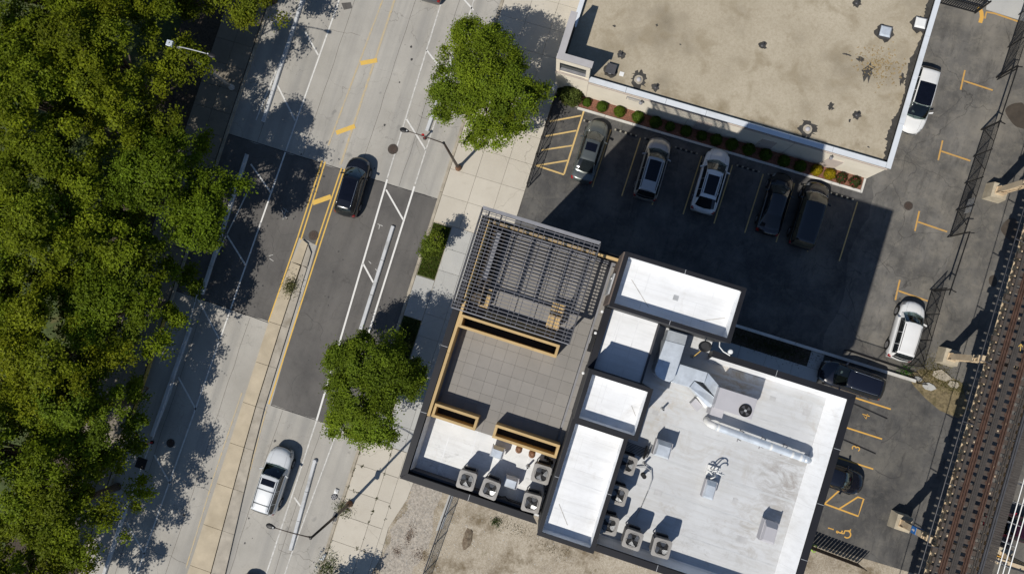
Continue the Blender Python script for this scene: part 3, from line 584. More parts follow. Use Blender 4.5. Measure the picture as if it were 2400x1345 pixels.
o = empty('wall_lamp', (1.42, 17.85, 3.0), 0, 'round wall lamp at the end of the grey plaque', 'lamp'); MB().lathe((0,-.12,0), [(.04,.12),(.13,.08),(.15,-.05),(.1,-.08)], 16).build('shade', M['steel'], o); MB().tube([(0,.08,.1),(0,-.05,.2),(0,-.12,.12)], .02, 6).build('arm', M['black'], o)
o = empty('wall_lamp', (P(1948,370,3).x, 17.85, 3.0), 0, 'small bulkhead wall lamp above the yellow shrubs', 'lamp'); MB().lathe((0,-.12,0), [(.04,.12),(.12,.08),(.13,-.05),(.1,-.08)], 16).build('shade', M['steel'], o); MB().tube([(0,.08,.1),(0,-.05,.2),(0,-.12,.12)], .02, 6).build('arm', M['black'], o)
# things on the tan roof
M['tarstain'] = plain('tar_stain', (.05,.047,.042), .7, var=.35, scale=3, obj=False)
def blob(cx, cy, z, r, mat, par, jag=.35, n=26, name='tar_patch', seed=0, el=1.0):
    rr = random.Random(seed); m = MB(); m.sheet([(cx+r*(1-jag+2*jag*rr.random())*cos(2*pi*k/n), cy+r*el*(1-jag+2*jag*rr.random())*sin(2*pi*k/n)) for k in range(n)], z)
    return m.build(name, mat, par)
def vent_pipe(px, py, lab, r=.055, h=.28, z=3.5, base=None, grp='roof vent pipes', spot=True):
    p = P(px, py, z); o = empty('vent_pipe', (p.x, p.y, z), 0, lab, 'vent pipe', grp)
    if spot: blob(0, 0, .006, .3, M['tarstain'], o, .35, 18, 'tar_patch', int(px))
    MB().lathe((0,0,0), [(r*2.2,.0),(r*2.0,.04),(r,.08),(r,h),(r*.72,h),(r*.7,h-.12)], 14).build('pipe', M['steel_dark' if spot else 'galv_dull'], o); MB().lathe((0,0,h-.12), [(r*.7,0),(r*.68,.01)], 12).build('bore', M['black'], o)
    return o
for px, py, lab in [(1455,129,'short vent pipe in a tar ring near the raised corner'),(1537,205,'short vent pipe beside the larger roof drain by the coping'),(1787,107,'short vent pipe alone in the middle of the tan roof'),(2008,8,'short vent pipe at the top edge of the tan roof'),(2008,270,'short vent pipe in a black tar patch on the tan roof')]: vent_pipe(px, py, lab)
for px, py, lab in [(1497,187,'domed roof drain in a splash of tar near the raised corner'),(1893,303,'domed roof drain in a ragged tar patch at the south edge')]:
    p = P(px, py, 3.5); o = empty('roof_drain', (p.x, p.y, 3.5), 0, lab, 'roof drain', 'roof drains'); blob(0,0,.005,.62,M['tarstain'],o,.38,34,seed=int(px)); blob(0,0,.009,.33,M['kerb'],o,.12,18,'lead_flashing',3)
    MB().lathe((0,0,.01), [(.17,0),(.17,.03),(.12,.10),(.05,.12)], 16).build('dome', M['unit'], o)
for px, py, lab, mt in [(2075,75,'grey domed skylight on the tan roof','galv'),(2157,55,'white square skylight near the east coping','white_paint')]:
    p = P(px, py, 3.7); o = empty('skylight', (p.x, p.y, 3.5), .05, lab, 'skylight', 'roof skylights'); blob(0,0,.005,.62,M['tarstain'],o,.22,20,seed=int(px)+3)
    MB().box(-.42,.42,-.42,.42,0,.25).build('curb', M['steel_dark'], o); MB().add([(-.38,-.38,.25),(.38,-.38,.25),(.38,.38,.25),(-.38,.38,.25),(-.28,-.28,.36),(.28,-.28,.36),(.28,.28,.36),(-.28,.28,.36)], [(0,1,5,4),(1,2,6,5),(2,3,7,6),(3,0,4,7),(4,5,6,7)]).build('dome', M[mt], o)
p = P(1432,163,3.7); o = empty('roof_hatch', (p.x, p.y, 3.5), 0, 'black square roof hatch by the raised corner', 'roof hatch'); blob(0,0,.005,.55,M['tarstain'],o,.15,20,seed=9); MB().box(-.32,.32,-.32,.32,0,.3).build('curb', M['black'], o); MB().box(-.36,.36,-.36,.36,.3,.36).build('lid', M['steel_dark'], o); MB().box(-.1,.1,-.40,-.36,.3,.34).build('handle', M['steel'], o)
p = P(1457,174,3.52); tag(MB().box(-.16,.16,-.16,.16,.002,.03).build('loose_tile', M['white_paint'], loc=(p.x,p.y,3.5)), 'small white tile lying beside the roof hatch', 'tile')
for i, (px, py, r, el) in enumerate([(2036,170,.35,1.8),(2018,140,.3,.6),(1985,128,.28,.35),(1948,250,.22,1.2),(2115,185,.25,1.5),(1540,60,.1,1),(1440,62,.1,1),(1595,105,.08,.6),(2035,345,.1,.6),(1992,283,.1,1)]):
    p = P(px, py, 3.5); blob(p.x, p.y, 3.503, r, M['tarstain'], bb, .6, 16, 'roof_stain', i+40, el)
M['roofscuff'] = plain('tan_scuff', (.27,.20,.10), .95, var=.45, scale=5, obj=False)
es = MB(); rr = random.Random(8)
for k in range(420):
    x, y, s = rr.gauss(16.9,.75), rr.gauss(25.0,.65), rr.uniform(.02,.085); a = rr.random()*6.3
    es.sheet([(x+s*rr.uniform(.4,1.3)*cos(a+t), y+s*rr.uniform(.4,1.3)*sin(a+t)) for t in (0,1.1,2.2,3.4,4.6,5.5)], 3.5015+k*.00002)
tag(es.build('roof_scuff', M['roofscuff'], bb), kind='stuff')
ep = [(19.31,18.2)]; y = 18.2
while y < 42: ep.append((19.3-.06-abs(rr.gauss(0,.10))-.14*(1+sin(y*1.3)), y)); y += rr.uniform(.05,.22)
ep += [(19.31,42)]
for a, b in zip(ep[1:-2], ep[2:-1]): MB
es = MB(); es.add([(x,y,3.504) for x,y in ep[1:-1]]+[(19.31,y,3.504) for x,y in ep[1:-1]], [(i,len(ep)-2+i,len(ep)-1+i,i+1) for i in range(len(ep)-3)])
es.build('edge_tar', M['tarstain'], bb)

# ------------------------------------------------------------------ planting bed along the cream wall
bed = struct(MB().prism([(-4.4,17.0),(19.35,16.95),(19.35,17.94),(-4.4,17.94)], -.1, .12).build('planting_bed', M['mulch']))
for i in range(10):
    a, b = -3.1+i*2.25, -3.1+(i+1)*2.25; MB().box(a+.012,b-.012,16.82-.004*i,16.99-.004*i,0,.19).build('bed_kerb', M['kerb_white'], bed)
MB().box(19.37,19.52,16.78,17.9,0,.19).build('bed_kerb', M['kerb_white'], bed); MB().box(-3.3,-3.12,16.95,17.5,0,.19).build('bed_kerb', M['kerb'], bed)

# ------------------------------------------------------------------ dark building with the roof deck
mb = empty('dark_building', (0,0,0), 0, 'tall dark clad building with white roofs and a roof deck', 'building')
MB().box(-4.75,4.9,-9.15,4.2,0,19.3).build('wall', M['wall_dark'], mb); MB().box(4.9,14.66,-9.45,1.2,0,19.3).build('wall', M['wall_dark'], mb)
UWN, UFR = unit_box(M['window'], 0), unit_box(M['coping_lite'], 0)
for fl in range(6):
    z = 1.0+fl*3.1
    for y in (-7.8,-5.6,-3.4,-1.2,1.0,3.0): w_ = inst('window', UWN, mb, (-4.76,y,z), (.06,1.3,1.9))
    for x in (-3.3,-1.2,0.9,3.2): inst('window', UWN, mb, (x,4.21,z), (1.3,.06,1.9))
    for y in (-8,-5.5,-3,-.6): inst('window', UWN, mb, (14.67,y,z), (.06,1.3,1.9))
def parapet_ring(x0, x1, y0, y1, zf, zt, w, sides='NSEW', mat='coping', seams=True, inner='membrane'):
    # wall pieces and separate mitred coping lengths; one piece per side
    if 'W' in sides: MB().box(x0+.04,x0+w-.05,y0+.04,y1-.04,zf-.4,zt-.06).build('parapet', M['wall_dark'], mb)
    if 'E' in sides: MB().box(x1-w+.05,x1-.04,y0+.04,y1-.04,zf-.4,zt-.06).build('parapet', M['wall_dark'], mb)
    if 'S' in sides: MB().box(x0+w-.05,x1-w+.05,y0+.04,y0+w-.05,zf-.4,zt-.06).build('parapet', M['wall_dark'], mb)
    if 'N' in sides: MB().box(x0+w-.05,x1-w+.05,y1-w+.05,y1-.04,zf-.4,zt-.06).build('parapet', M['wall_dark'], mb)
    g = .006; segs = {'W':[(x0,y0),(x0,y1),(x0+w,y1-w),(x0+w,y0+w)],'E':[(x1,y0),(x1,y1),(x1-w,y1-w),(x1-w,y0+w)],'S':[(x0,y0),(x1,y0),(x1-w,y0+w),(x0+w,y0+w)],'N':[(x0,y1),(x1,y1),(x1-w,y1-w),(x0+w,y1-w)]}
    for s in sides:
        q = [Vector(p) for p in segs[s]]; L = (q[1]-q[0]).length; n = max(1, round(L/3.0)) if seams else 1
        for i in range(n):
            a, b = i/n, (i+1)/n; e0, e1 = (g/L if i else .002), (g/L if i < n-1 else .002)
            o0, o1 = q[0].lerp(q[1], a+e0), q[0].lerp(q[1], b-e1)
            d = (q[1]-q[0])/L; ia = q[3] if i == 0 else o0 + (q[3]-q[0]) - d*((q[3]-q[0]).dot(d)); ib = q[2] if i == n-1 else o1 + (q[2]-q[1]) - d*((q[2]-q[1]).dot(d))
            MB().prism([tuple(o0),tuple(o1),tuple(ib),tuple(ia)], zt-.06, zt).build('coping', M[mat], mb)
            if i < n-1: m_ = q[0].lerp(q[1], b); m2 = m_ + ((q[3]-q[0]) - d*((q[3]-q[0]).dot(d))); MB().bar((m_.x,m_.y,zt+.002),(m2.x,m2.y,zt+.002),.02,.006).build('coping_joint', M['galv_dull'], mb)
        if s in sides and seams is not None:
            pass
def upstand(x0, x1, y0, y1, zf, zt, w, sides, slope=.05, mat='membrane_clean'):
    m = MB(); i = w
    if 'W' in sides: m.add([(x0+i-.04,y0+i,zt-.06),(x0+i-.04,y1-i,zt-.06),(x0+i+slope,y1-i,zf),(x0+i+slope,y0+i,zf)], [(0,3,2,1)])
    if 'E' in sides: m.add([(x1-i+.04,y0+i,zt-.06),(x1-i+.04,y1-i,zt-.06),(x1-i-slope,y1-i,zf),(x1-i-slope,y0+i,zf)], [(0,1,2,3)])
    if 'S' in sides: m.add([(x0+i,y0+i-.04,zt-.06),(x1-i,y0+i-.04,zt-.06),(x1-i,y0+i+slope,zf),(x0+i,y0+i+slope,zf)], [(0,1,2,3)])
    if 'N' in sides: m.add([(x0+i,y1-i+.04,zt-.06),(x1-i,y1-i+.04,zt-.06),(x1-i,y1-i-slope,zf),(x0+i,y1-i-slope,zf)], [(0,3,2,1)])
    m.build('roof_upstand', M[mat], mb)
def roofbox(x0, x1, y0, y1, zf, zt, w=.20, mat='membrane_clean', base=19.3, wall='wall_dark'):
    MB().box(x0+.02,x1-.02,y0+.02,y1-.02,base,zf-.02).build('penthouse_wall', M[wall], mb)
    MB().sheet([(x0+.05,y0+.05),(x1-.05,y0+.05),(x1-.05,y1-.05),(x0+.05,y1-.05)], zf).build('roof_membrane', M[mat], mb)
    parapet_ring(x0,x1,y0,y1,zf,zt,w); upstand(x0,x1,y0,y1,zf,zt,w,'NSEW')
# west half: deck and low white roof; parapet on W, S, part of N
MB().box(-4.7,2.2,-9.1,-6.0,19.25,19.45).build('roof_membrane', M['membrane_sw'], mb)
parapet_ring(-4.82,2.2,-9.2,4.25,19.45,20.5,.33,'WS'); MB().box(-4.46,2.2,3.95,4.21,19.0,20.42).build('parapet', M['wall_dark'], mb); MB().box(-4.46,2.2,3.9,4.25,20.42,20.5).build('coping', M['coping'], mb)
MB().box(-4.46,2.2,-8.84,-8.72,19.45,20.1).build('roof_upstand', M['coping_lite'], mb)
m = MB(); m.add([(-4.46,-8.72,20.3),(-4.46,-6.0,20.3),(-4.34,-6.0,19.45),(-4.34,-8.72,19.45)], [(0,3,2,1)]); m.build('roof_upstand', M['membrane_sw'], mb)
deck = MB().box(-4.46,2.2,-6.0,3.95,19.25,19.6).build('deck_base', M['steel'], mb)
UP = unit_box(M['paver'], 0.008)
for i in range(11):
    for j in range(16):
        x, y = -4.13+.305+i*.605-.02, -5.72+j*.61
        if x > 2.3: continue
        inst('paver', UP, mb, (x, y, 19.6+random.uniform(-.003,.004)), (.599 if i < 10 else .36, .603, .09))
# raised boxes
roofbox(2.2,7.8,1.66,4.23,22.35,23.0); 
MB().box(2.14,2.2,1.75,4.2,19.7,22.9).build('timber_cladding', M['wall_brown'], mb)
MB().box(2.25,4.85,-1.27,1.66,19.3,20.95).build('penthouse_wall', M['wall_dark'], mb); MB().sheet([(2.5,-1.27),(4.82,-1.27),(4.82,1.66),(2.5,1.66)], 20.97).build('roof_membrane', M['membrane_clean'], mb)
MB().box(2.2,2.52,-1.28,1.64,20.9,21.25).build('coping', M['coping'], mb); MB().box(4.80,4.9,-1.25,1.64,20.6,21.03).build('coping', M['coping_lite'], mb)
roofbox(2.2,5.17,-3.70,-1.28,22.45,23.0)
roofbox(2.22,4.93,-9.3,-3.72,21.35,21.85,.20)
# east roof
MB().box(4.9,14.5,-9.3,1.0,19.3,19.5).build('roof_membrane', M['membrane'], mb); MB().box(4.93,7.8,1.0,1.66,19.3,19.5).build('roof_membrane', M['membrane'], mb)
parapet_ring(4.93,14.72,-9.55,1.25,19.5,20.4,.32,'ES'); MB().box(7.8,14.35,.93,1.21,19.0,20.34).build('parapet', M['wall_dark'], mb)
for a, b in ((7.75,10.9),(10.9,14.395)): MB().box(a+.004,b-.004,.93,1.25,20.34,20.4).build('coping', M['coping'], mb)
MB().bar((10.9,.88,20.402),(10.9,1.26,20.402),.02,.006).build('coping_joint', M['galv_dull'], mb)
MB().prism([(14.397,.932),(14.397,1.25),(14.72,1.25)], 20.34, 20.4).build('coping', M['coping'], mb)
m = MB(); m.add([(14.38,-9.2,20.34),(14.38,.93,20.34),(13.78,.93,19.505),(13.78,-9.2,19.505)], [(0,1,2,3)]); m.add([(4.93,-9.2,20.34),(14.34,-9.2,20.34),(14.2,-8.95,19.505),(4.93,-8.95,19.505)], [(0,1,2,3)]); m.add([(7.8,.93,20.34),(14.34,.93,20.34),(14.2,.72,19.505),(7.8,.72,19.505)], [(0,3,2,1)]); m.build('roof_upstand', M['membrane_clean'], mb)
# ragged grime drawn on the east roof where water stands
M['grime'] = plain('roof_grime', (.46,.44,.41), .8, var=.3, scale=4, obj=False); M['grime_tan'] = plain('roof_rust_grime', (.50,.44,.35), .8, var=.3, scale=4, obj=False)
rr = random.Random(5)
MB().box(-.12,.12,-.12,.12,22.352,22.36).build('roof_drain_plate', M['galv_dull'], mb, loc=(*PX(1584,698,22.35),0))
for px, py, z in ((1490,672,22.36),): pass
for i, (a, b, z) in enumerate([((1480,655),(1520,720),22.356),((1640,752),(1700,745),22.356),((1480,950),(1490,975),22.456),((1310,1180),(1330,1230),21.356)]):
    A, B = P(*a, z), P(*b, z); MB().bar(A, B, .03, .003).build('membrane_seam', M['grime'], mb)

M['lap'] = plain('membrane_lap', (.50,.51,.515), .6, var=.1, scale=2, obj=False); M['patch'] = plain('membrane_patch', (.45,.45,.45), .6, var=.12, scale=3, obj=False); M['lap_bright'] = plain('bright_membrane_lap', (.70,.71,.72), .6, var=.1, scale=2, obj=False)
for y in (-7.75,-6.1,-4.55,-2.85,-1.2,.25): MB().box(5.0,13.74,y+random.uniform(-.05,.05)-.03,y+.03,19.5,19.505).build('membrane_lap', M['lap'], mb)
for x, y, a, b in ((7.2,-6.3,.4,.25),(11.6,-7.2,.5,.3),(10.9,-5.5,.25,.25),(12.9,-.4,.35,.3),(6.0,-2.6,.3,.2),(8.6,-7.4,.22,.4),(11.2,-.2,.3,.2)): MB().box(x,x+a,y,y+b,19.5,19.507).build('membrane_patch', M['patch'], mb)
for x in (3.6,5.1,6.6): MB().box(x-.025,x+.025,1.95,3.95,22.35,22.355).build('membrane_lap', M['lap_bright'], mb)
for y in (-8.0,-6.6,-5.2): MB().box(2.55,4.6,y-.025,y+.025,21.35,21.355).build('membrane_lap', M['lap_bright'], mb)
for x in (3.2,4.2): MB().box(x-.025,x+.025,-3.4,-1.55,22.45,22.455).build('membrane_lap', M['lap_bright'], mb)
for x in (3.1,3.9): MB().box(x-.025,x+.025,-1.2,1.6,20.97,20.975).build('membrane_lap', M['lap_bright'], mb)
for x in (-3.2,-1.9,-.5,.9): MB().box(x-.025,x+.025,-8.7,-6.02,19.45,19.455).build('membrane_lap', M['lap_bright'], mb)

# ------------------------------------------------------------------ deck furniture
def plank_run(name, a, b, w, h, par, mat): return MB().bar(a, b, w, h).build(name, M[mat], par, bevel=.008)
def trough(x0, x1, y0, y1, z0, z1, lab, t=.13, n=3):
    o = empty('timber_planter', ((x0+x1)/2, (y0+y1)/2, z0), 0, lab, 'planter', 'timber planters on the deck'); hx, hy, h = (x1-x0)/2, (y1-y0)/2, z1-z0; dh = h/n
    for k in range(n):
        z = dh*(k+.5)
        plank_run('board', (-hx,hy-t/2,z),(hx,hy-t/2,z), t, dh-.006, o, 'wood'); plank_run('board', (-hx,-hy+t/2,z),(hx,-hy+t/2,z), t, dh-.006, o, 'wood')
        plank_run('board', (hx-t/2,-hy+t,z),(hx-t/2,hy-t,z), t, dh-.006, o, 'wood_y'); plank_run('board', (-hx+t/2,-hy+t,z),(-hx+t/2,hy-t,z), t, dh-.006, o, 'wood_y')
    MB().box(-hx+t,hx-t,-hy+t,hy-t,0,.12).build('liner', M['trim_black'], o); return o
trough(-4.28,0.69,-1.36,-0.72,19.69,20.85,'long timber planter on the south side of the pergola')
trough(-4.24,-2.0,-5.9,-5.22,19.6,20.55,'timber planter at the west end of the deck edge')
trough(-1.12,2.12,-5.95,-5.28,19.6,20.55,'timber planter at the east end of the deck edge')
o = empty('timber_rail', (-4.36,-.8,19.6), 0, 'long timber rail along the west parapet of the deck', 'rail')
for k in range(3):
    for a, b in ((-5.1,-1.9),(-1.9,1.4),(1.4,4.9)): plank_run('board', (0,a+.004,.2+k*.36),(0,b-.004,.2+k*.36), .14, .35, o, 'wood_y')
o = empty('timber_rail', (-1.1,4.02,19.6), 0, 'timber rail behind the north edge of the pergola', 'rail')
for k in range(3):
    for a, b in ((-3.1,-.2),(-.2,3.25)): plank_run('board', (a+.004,0,.2+k*.36),(b-.004,0,.2+k*.36), .14, .35, o, 'wood')
o = empty('counter', (-3.78,2.4,19.69), 0, 'narrow grey counter along the west side under the pergola', 'counter')
MB().box(-.13,.13,-1.2,1.2,.9,.95).build('top', M['steel'], o)
for y in (-1.1,0,1.1): MB().box(-.1,.1,y-.04,y+.04,0,.9).build('leg', M['steel_dark'], o)
o = empty('planter_bed', (-4.0,2.0,19.69), 0, 'black planter between timber rail and grey counter', 'planter'); MB().box(-.26,.55,-2.0,1.8,0,.55).build('box', M['trim_black'], o); MB().box(-.22,.5,-1.95,1.75,.55,.58).build('soil', M['soil'], o)
def bench(x, y, lx, ly, h, lab, back=None):
    o = empty('timber_bench', (x, y, 19.69), 0, lab, 'bench', 'timber benches under the pergola'); n = max(2, round(min(lx,ly)/.14)); al = lx >= ly; s = (ly if al else lx)/n
    for k in range(n):
        q = -(ly if al else lx)/2+s*(k+.5); plank_run('seat_board', (-lx/2,q,h) if al else (q,-ly/2,h), (lx/2,q,h) if al else (q,ly/2,h), s-.012, .05, o, 'wood' if al else 'wood_y')
    for sx in (-1,1):
        for sy in (-1,1): MB().box(sx*(lx/2-.08)-.04,sx*(lx/2-.08)+.04,sy*(ly/2-.08)-.04,sy*(ly/2-.08)+.04,0,h-.03).build('leg', M['wood'], o)
    if back: 
        for k in range(2): plank_run('back_board', (back*lx/2,-ly/2,h+.18+k*.2) if not al else (-lx/2,back*ly/2,h+.18+k*.2), (back*lx/2,ly/2,h+.18+k*.2) if not al else (lx/2,back*ly/2,h+.18+k*.2), .05, .17, o, 'wood_y' if not al else 'wood')
    return o
bench(-3.45,.4,.42,1.0,.48,'timber bench at the west end under the pergola',-1); bench(.05,.55,.62,1.25,.48,'timber bench at the east end under the pergola',1); bench(-1.5,-.42,3.6,.42,.46,'long timber bench backing on the pergola planter',-1)
# pergola
pg = empty('steel_pergola', (-1.84,1.92,19.69), 0, 'dark steel pergola with close slats over the roof deck', 'pergola'); hx, hy = 2.89, 2.46; zt = 21.95-19.69
for sx in (-1,1):
    MB().bar((sx*hx,-hy,zt-.12),(sx*hx,hy,zt-.12), .06, .24).build('edge_beam', M['steel_dark'], pg)
    for sy in (-1,1): MB().box(sx*(hx-.25)-.05,sx*(hx-.25)+.05,sy*(hy-.3)-.05,sy*(hy-.3)+.05,0,zt-.24).build('post', M['steel_dark'], pg)
MB().bar((-hx,hy,zt-.1),(hx,hy,zt-.1), .16, .2).build('edge_beam', M['steel'], pg); MB().bar((-hx,-hy,zt-.12),(hx,-hy,zt-.12), .05, .24).build('edge_beam', M['steel'], pg)
sl_m = MB().bar((-hx+.03,0,0),(hx-.03,0,0), .034, .05).mesh('slat', M['slat'])
for k in range(1, 29): inst('slat', sl_m, pg, (0, hy-k*(2*hy/29), zt-.03))
pu = MB().bar((0,-hy+.03,0),(0,hy-.03,0), .04, .32).mesh('purlin', M['steel_dark'])
for k in range(1, 6): inst('purlin', pu, pg, (-hx+k*(2*hx/6), 0, zt-.24))
for x in (-hx+.35, hx-.38): inst('purlin', pu, pg, (x, 0, zt-.2))
rd_m = MB().bar((0,-hy+.03,0),(0,hy-.03,0), .022, .03).mesh('cross_rod', M['slat'])
for k in range(12): inst('cross_rod', rd_m, pg, (-hx+.24+k*(2*hx-.48)/11, 0, zt-.07))
# wall lights and a display case on the deck wall
for i, (px, py) in enumerate([(1440,655),(1417,732),(1398,781),(1364,873)]):
    p = P(px, py, 21.2); o = empty('wall_light', (2.10, p.y, 21.2), 0, f'small round wall light on the deck wall, {ORD[i]} from the north', 'wall light', 'deck wall lights'); MB().lathe((0,0,-.06), [(.03,0),(.065,.02),(.065,.12),(.03,.13)], 12).build('body', M['white_paint'], o); MB().box(0,.06,-.02,.02,-.02,.04).build('bracket', M['black'], o)
o = empty('wall_cabinet', (2.06,-.05,20.6), 0, 'narrow black wall cabinet with a white panel on the deck wall', 'cabinet'); MB().box(-.06,.12,-.55,.55,-.1,.25).build('body', M['black'], o); MB().box(-.068,-.062,-.15,.2,-.05,.2).build('panel', M['white_paint'], o)
o = empty('deck_door', (2.10,2.75,19.7), 0, 'pale door standing in the brown deck wall', 'door'); MB().box(-.03,.04,-.5,.5,0,2.1).build('leaf', M['galv_dull'], o); MB().box(-.07,-.03,.35,.4,1.0,1.12).build('handle', M['black'], o)

# ------------------------------------------------------------------ roof plant
def rsq(h, r, n=6):               # rounded square outline
    out = []
    for q in range(4):
        a0 = q*pi/2; cx, cy = (h-r)*(1 if q in (0,3) else -1), (h-r)*(1 if q in (0,1) else -1)
        out += [(cx+r*cos(a0+pi/2*k/(n-1)), cy+r*sin(a0+pi/2*k/(n-1))) for k in range(n)]
    return out
def make_condenser():
    o = empty('condenser_unit'); H = .44; q = rsq(H, .1); n = len(q)
    MB().prism(q, .47, 1.22).build('cabinet', M['steel_dark'], o)
    fin = MB()
    for s in (0, 1, 2, 3):
        for k in range(13):
            t = -.33+k*.055; a = s*pi/2; x, y = (H+.008)*cos(a)-t*sin(a), (H+.008)*sin(a)+t*cos(a); fin.box(x-.012,x+.012,y-.012,y+.012,.5,1.2)
    fin.build('louvre', M['cond'], o)
    q2 = rsq(H+.03, .12); rc = .375; m = MB(); inner = [(rc*cos(atan2(y,x)), rc*sin(atan2(y,x))) for x, y in q2]
    m.add([(x,y,1.22) for x,y in q2]+[(x,y,1.27) for x,y in q2]+[(x,y,1.285) for x,y in inner]+[(x,y,1.13) for x,y in inner],
          [(i,(i+1)%n,n+(i+1)%n,n+i) for i in range(n)]+[(n+i,n+(i+1)%n,2*n+(i+1)%n,2*n+i) for i in range(n)]+[(2*n+i,2*n+(i+1)%n,3*n+(i+1)%n,3*n+i) for i in range(n)])
    m.build('top_cover', M['cond'], o)
    MB().lathe((0,0,1.225), [(.375,0),(.37,.004)], 24).build('fan_well', M['trim_black'], o)
    f = empty('fan', (0,0,1.25)); f.parent = o
    for k in range(3):
        a = k*2*pi/3; m = MB(); m.add([(.06*cos(a),.06*sin(a),0)]+[(.345*cos(a+t),.345*sin(a+t),.07*(t/1.1)-.03) for t in np.linspace(0,1.15,7)], [(0,i,i+1) for i in range(1,7)]); m.build('blade', M['fan'], f)
    MB().lathe((0,0,-.01), [(.085,0),(.085,.05),(.03,.06)], 14).build('hub', M['black'], f)
    g = MB()
    for r in (.14, .22, .30, .365): g.tube([(r*cos(2*pi*k/24), r*sin(2*pi*k/24), 1.295) for k in range(25)], .004, 4, False)
    for k in range(4): g.bar((0,0,1.295),(.33*cos(k*pi/2+.4),.33*sin(k*pi/2+.4),1.295),.007,.007)
    g.build('guard', M['black'], o)
    for sx in (-1,1):
        MB().bar((sx*.36,-.5,.44),(sx*.36,.5,.44), .05, .06).build('rail', M['steel'], o)
        for sy in (-1,1): MB().box(sx*.36-.025,sx*.36+.025,sy*.42-.025,sy*.42+.025,0,.42).build('leg', M['steel'], o)
    MB().box(-.3,.3,.46,.56,.5,.75).build('service_valve_box', M['black'], o)
    return o
C0 = make_condenser()
for i, (x, y, zf, lab) in enumerate([(-1.66,-8.25,19.45,'grey condenser at the west end of the parapet row'),(-.47,-8.3,19.45,'grey condenser second along the west parapet row'),(1.66,-6.85,19.45,'grey condenser beside the brown mushroom vents'),(1.62,-8.3,19.45,'grey condenser in the corner by the long white roof'),
        (5.38,-5.15,19.5,'grey condenser nearest the black cable rack'),(5.40,-6.66,19.5,'grey condenser in the middle against the long white box'),(5.40,-8.12,19.5,'grey condenser southmost against the long white box'),(6.66,-8.42,19.5,'grey condenser on the east roof parapet, nearer the white box'),(8.05,-8.36,19.5,'grey condenser on the east roof parapet, farther east')]):
    c = C0 if i == 0 else copy_tree(C0)
    c.location = (x, y, zf+.005); c.scale = (.92,.92,.95); c.rotation_euler.z = (.03,-.05,.02,.06,-.03,.0,.05,-.02,.04)[i]; tag(c, lab, 'condenser', 'roof condensers')
    for ch in c.children:
        if ch.name.startswith('fan') and not ch.data: ch.rotation_euler.z = i*.9
def poly3(pts, z0, z1, mat, name, par): return MB().prism([PX(x, y, z1) for x, y in pts], z0, z1).build(name, M[mat], par, bevel=.02)
du = empty('supply_duct', (6.5,0,19.5), 0, 'bent galvanised supply duct running from the tall box to the fan unit', 'duct'); du.location = (0,0,0)
poly3([(1560,797),(1605,809),(1592,852),(1580,888),(1570,895),(1556,891),(1544,885),(1537,877),(1535,868),(1537,860)], 19.9, 21.15, 'galv', 'riser', du)
a = [PX(*p, 20.95) for p in ((1567,773),(1611,786))]; b = [PX(*p, 21.12) for p in ((1605,809),(1560,797))]
MB().add([(*a[0],20.95),(*a[1],20.95),(*b[0],21.12),(*b[1],21.12),(*a[0],20.2),(*a[1],20.2),(*b[0],20.2),(*b[1],20.2)], [(0,1,2,3),(4,5,1,0),(5,6,2,1),(7,4,0,3),(6,7,3,2)]).build('transition', M['galv'], du)
poly3([(1592,852),(1659,873),(1651,897),(1628,891),(1615,907),(1572,895),(1580,888)], 19.9, 20.8, 'galv', 'main_run', du)
def slope(pts, zs, z0, mat, name, par):
    q = [P(x, y, z) for (x, y), z in zip(pts, zs)]; n = len(q); MB().add([tuple(p) for p in q]+[(p.x,p.y,z0) for p in q], [tuple(range(n))]+[(i,n+i,n+(i+1)%n,(i+1)%n) for i in range(n)]).build(name, M[mat], par)
slope([(1660,874),(1688,907),(1677,931),(1652,897)], (20.8,20.45,20.45,20.8), 19.9, 'galv', 'branch', du)
slope([(1628,893),(1670,927),(1682,937),(1677,955),(1659,953),(1617,907)], (20.75,20.4,20.4,20.4,20.4,20.75), 19.8, 'galv', 'branch', du)
slope([(1640,926),(1660,950),(1653,957),(1633,930)], (20.3,20.3,20.1,20.1), 19.7, 'pipe_white', 'intake_hood', du)
for px, py in ((1545,880),(1600,890),(1640,905)): p = P(px, py, 19.6); MB().box(p.x-.04,p.x+.04,p.y-.04,p.y+.04,19.5,19.92).build('support', M['steel'], du)
p = P(1633,947,20.0); tag(MB().prism([PX(1619,945,19.95),PX(1631,933,19.95),PX(1648,951,19.95),PX(1634,964,19.95)], 19.52, 19.95).build('junction_box', M['unit'], bevel=.01), 'small grey box beside the white intake hood', 'electrical box')
fu = empty('fan_unit', (9.32,-.83,19.5), 0, 'large flat grey rooftop unit with one round fan', 'rooftop unit')
MB().box(-.9,.9,-.5,.5,.25,1.5).build('cabinet', M['unit'], fu, bevel=.015); MB().box(-.9,-.3,-.88,-.505,.25,1.1).build('end_box', M['unit'], fu, bevel=.015); MB().box(-.8,.8,-.4,.4,0,.25).build('curb', M['galv_dull'], fu)
MB().lathe((.5,-.18,1.5), [(.3,0),(.3,.05),(.27,.05),(.27,.01)], 26).build('fan_ring', M['trim_black'], fu); f = MB()
for k in range(4): a = k*pi/2+.4; f.add([(.5+.04*cos(a),-.18+.04*sin(a),1.53)]+[(.5+.24*cos(a+t),-.18+.24*sin(a+t),1.53+.02*t) for t in np.linspace(0,.75,5)], [(0,i,i+1) for i in range(1,5)])
f.build('blade', M['steel_dark'], fu); MB().lathe((.5,-.18,1.53), [(.06,0),(.06,.04)], 12).build('hub', M['galv_dull'], fu)
rd = empty('round_duct', (9.0,-2.2,19.5), 0, 'long shiny round duct with white joint bands', 'duct')
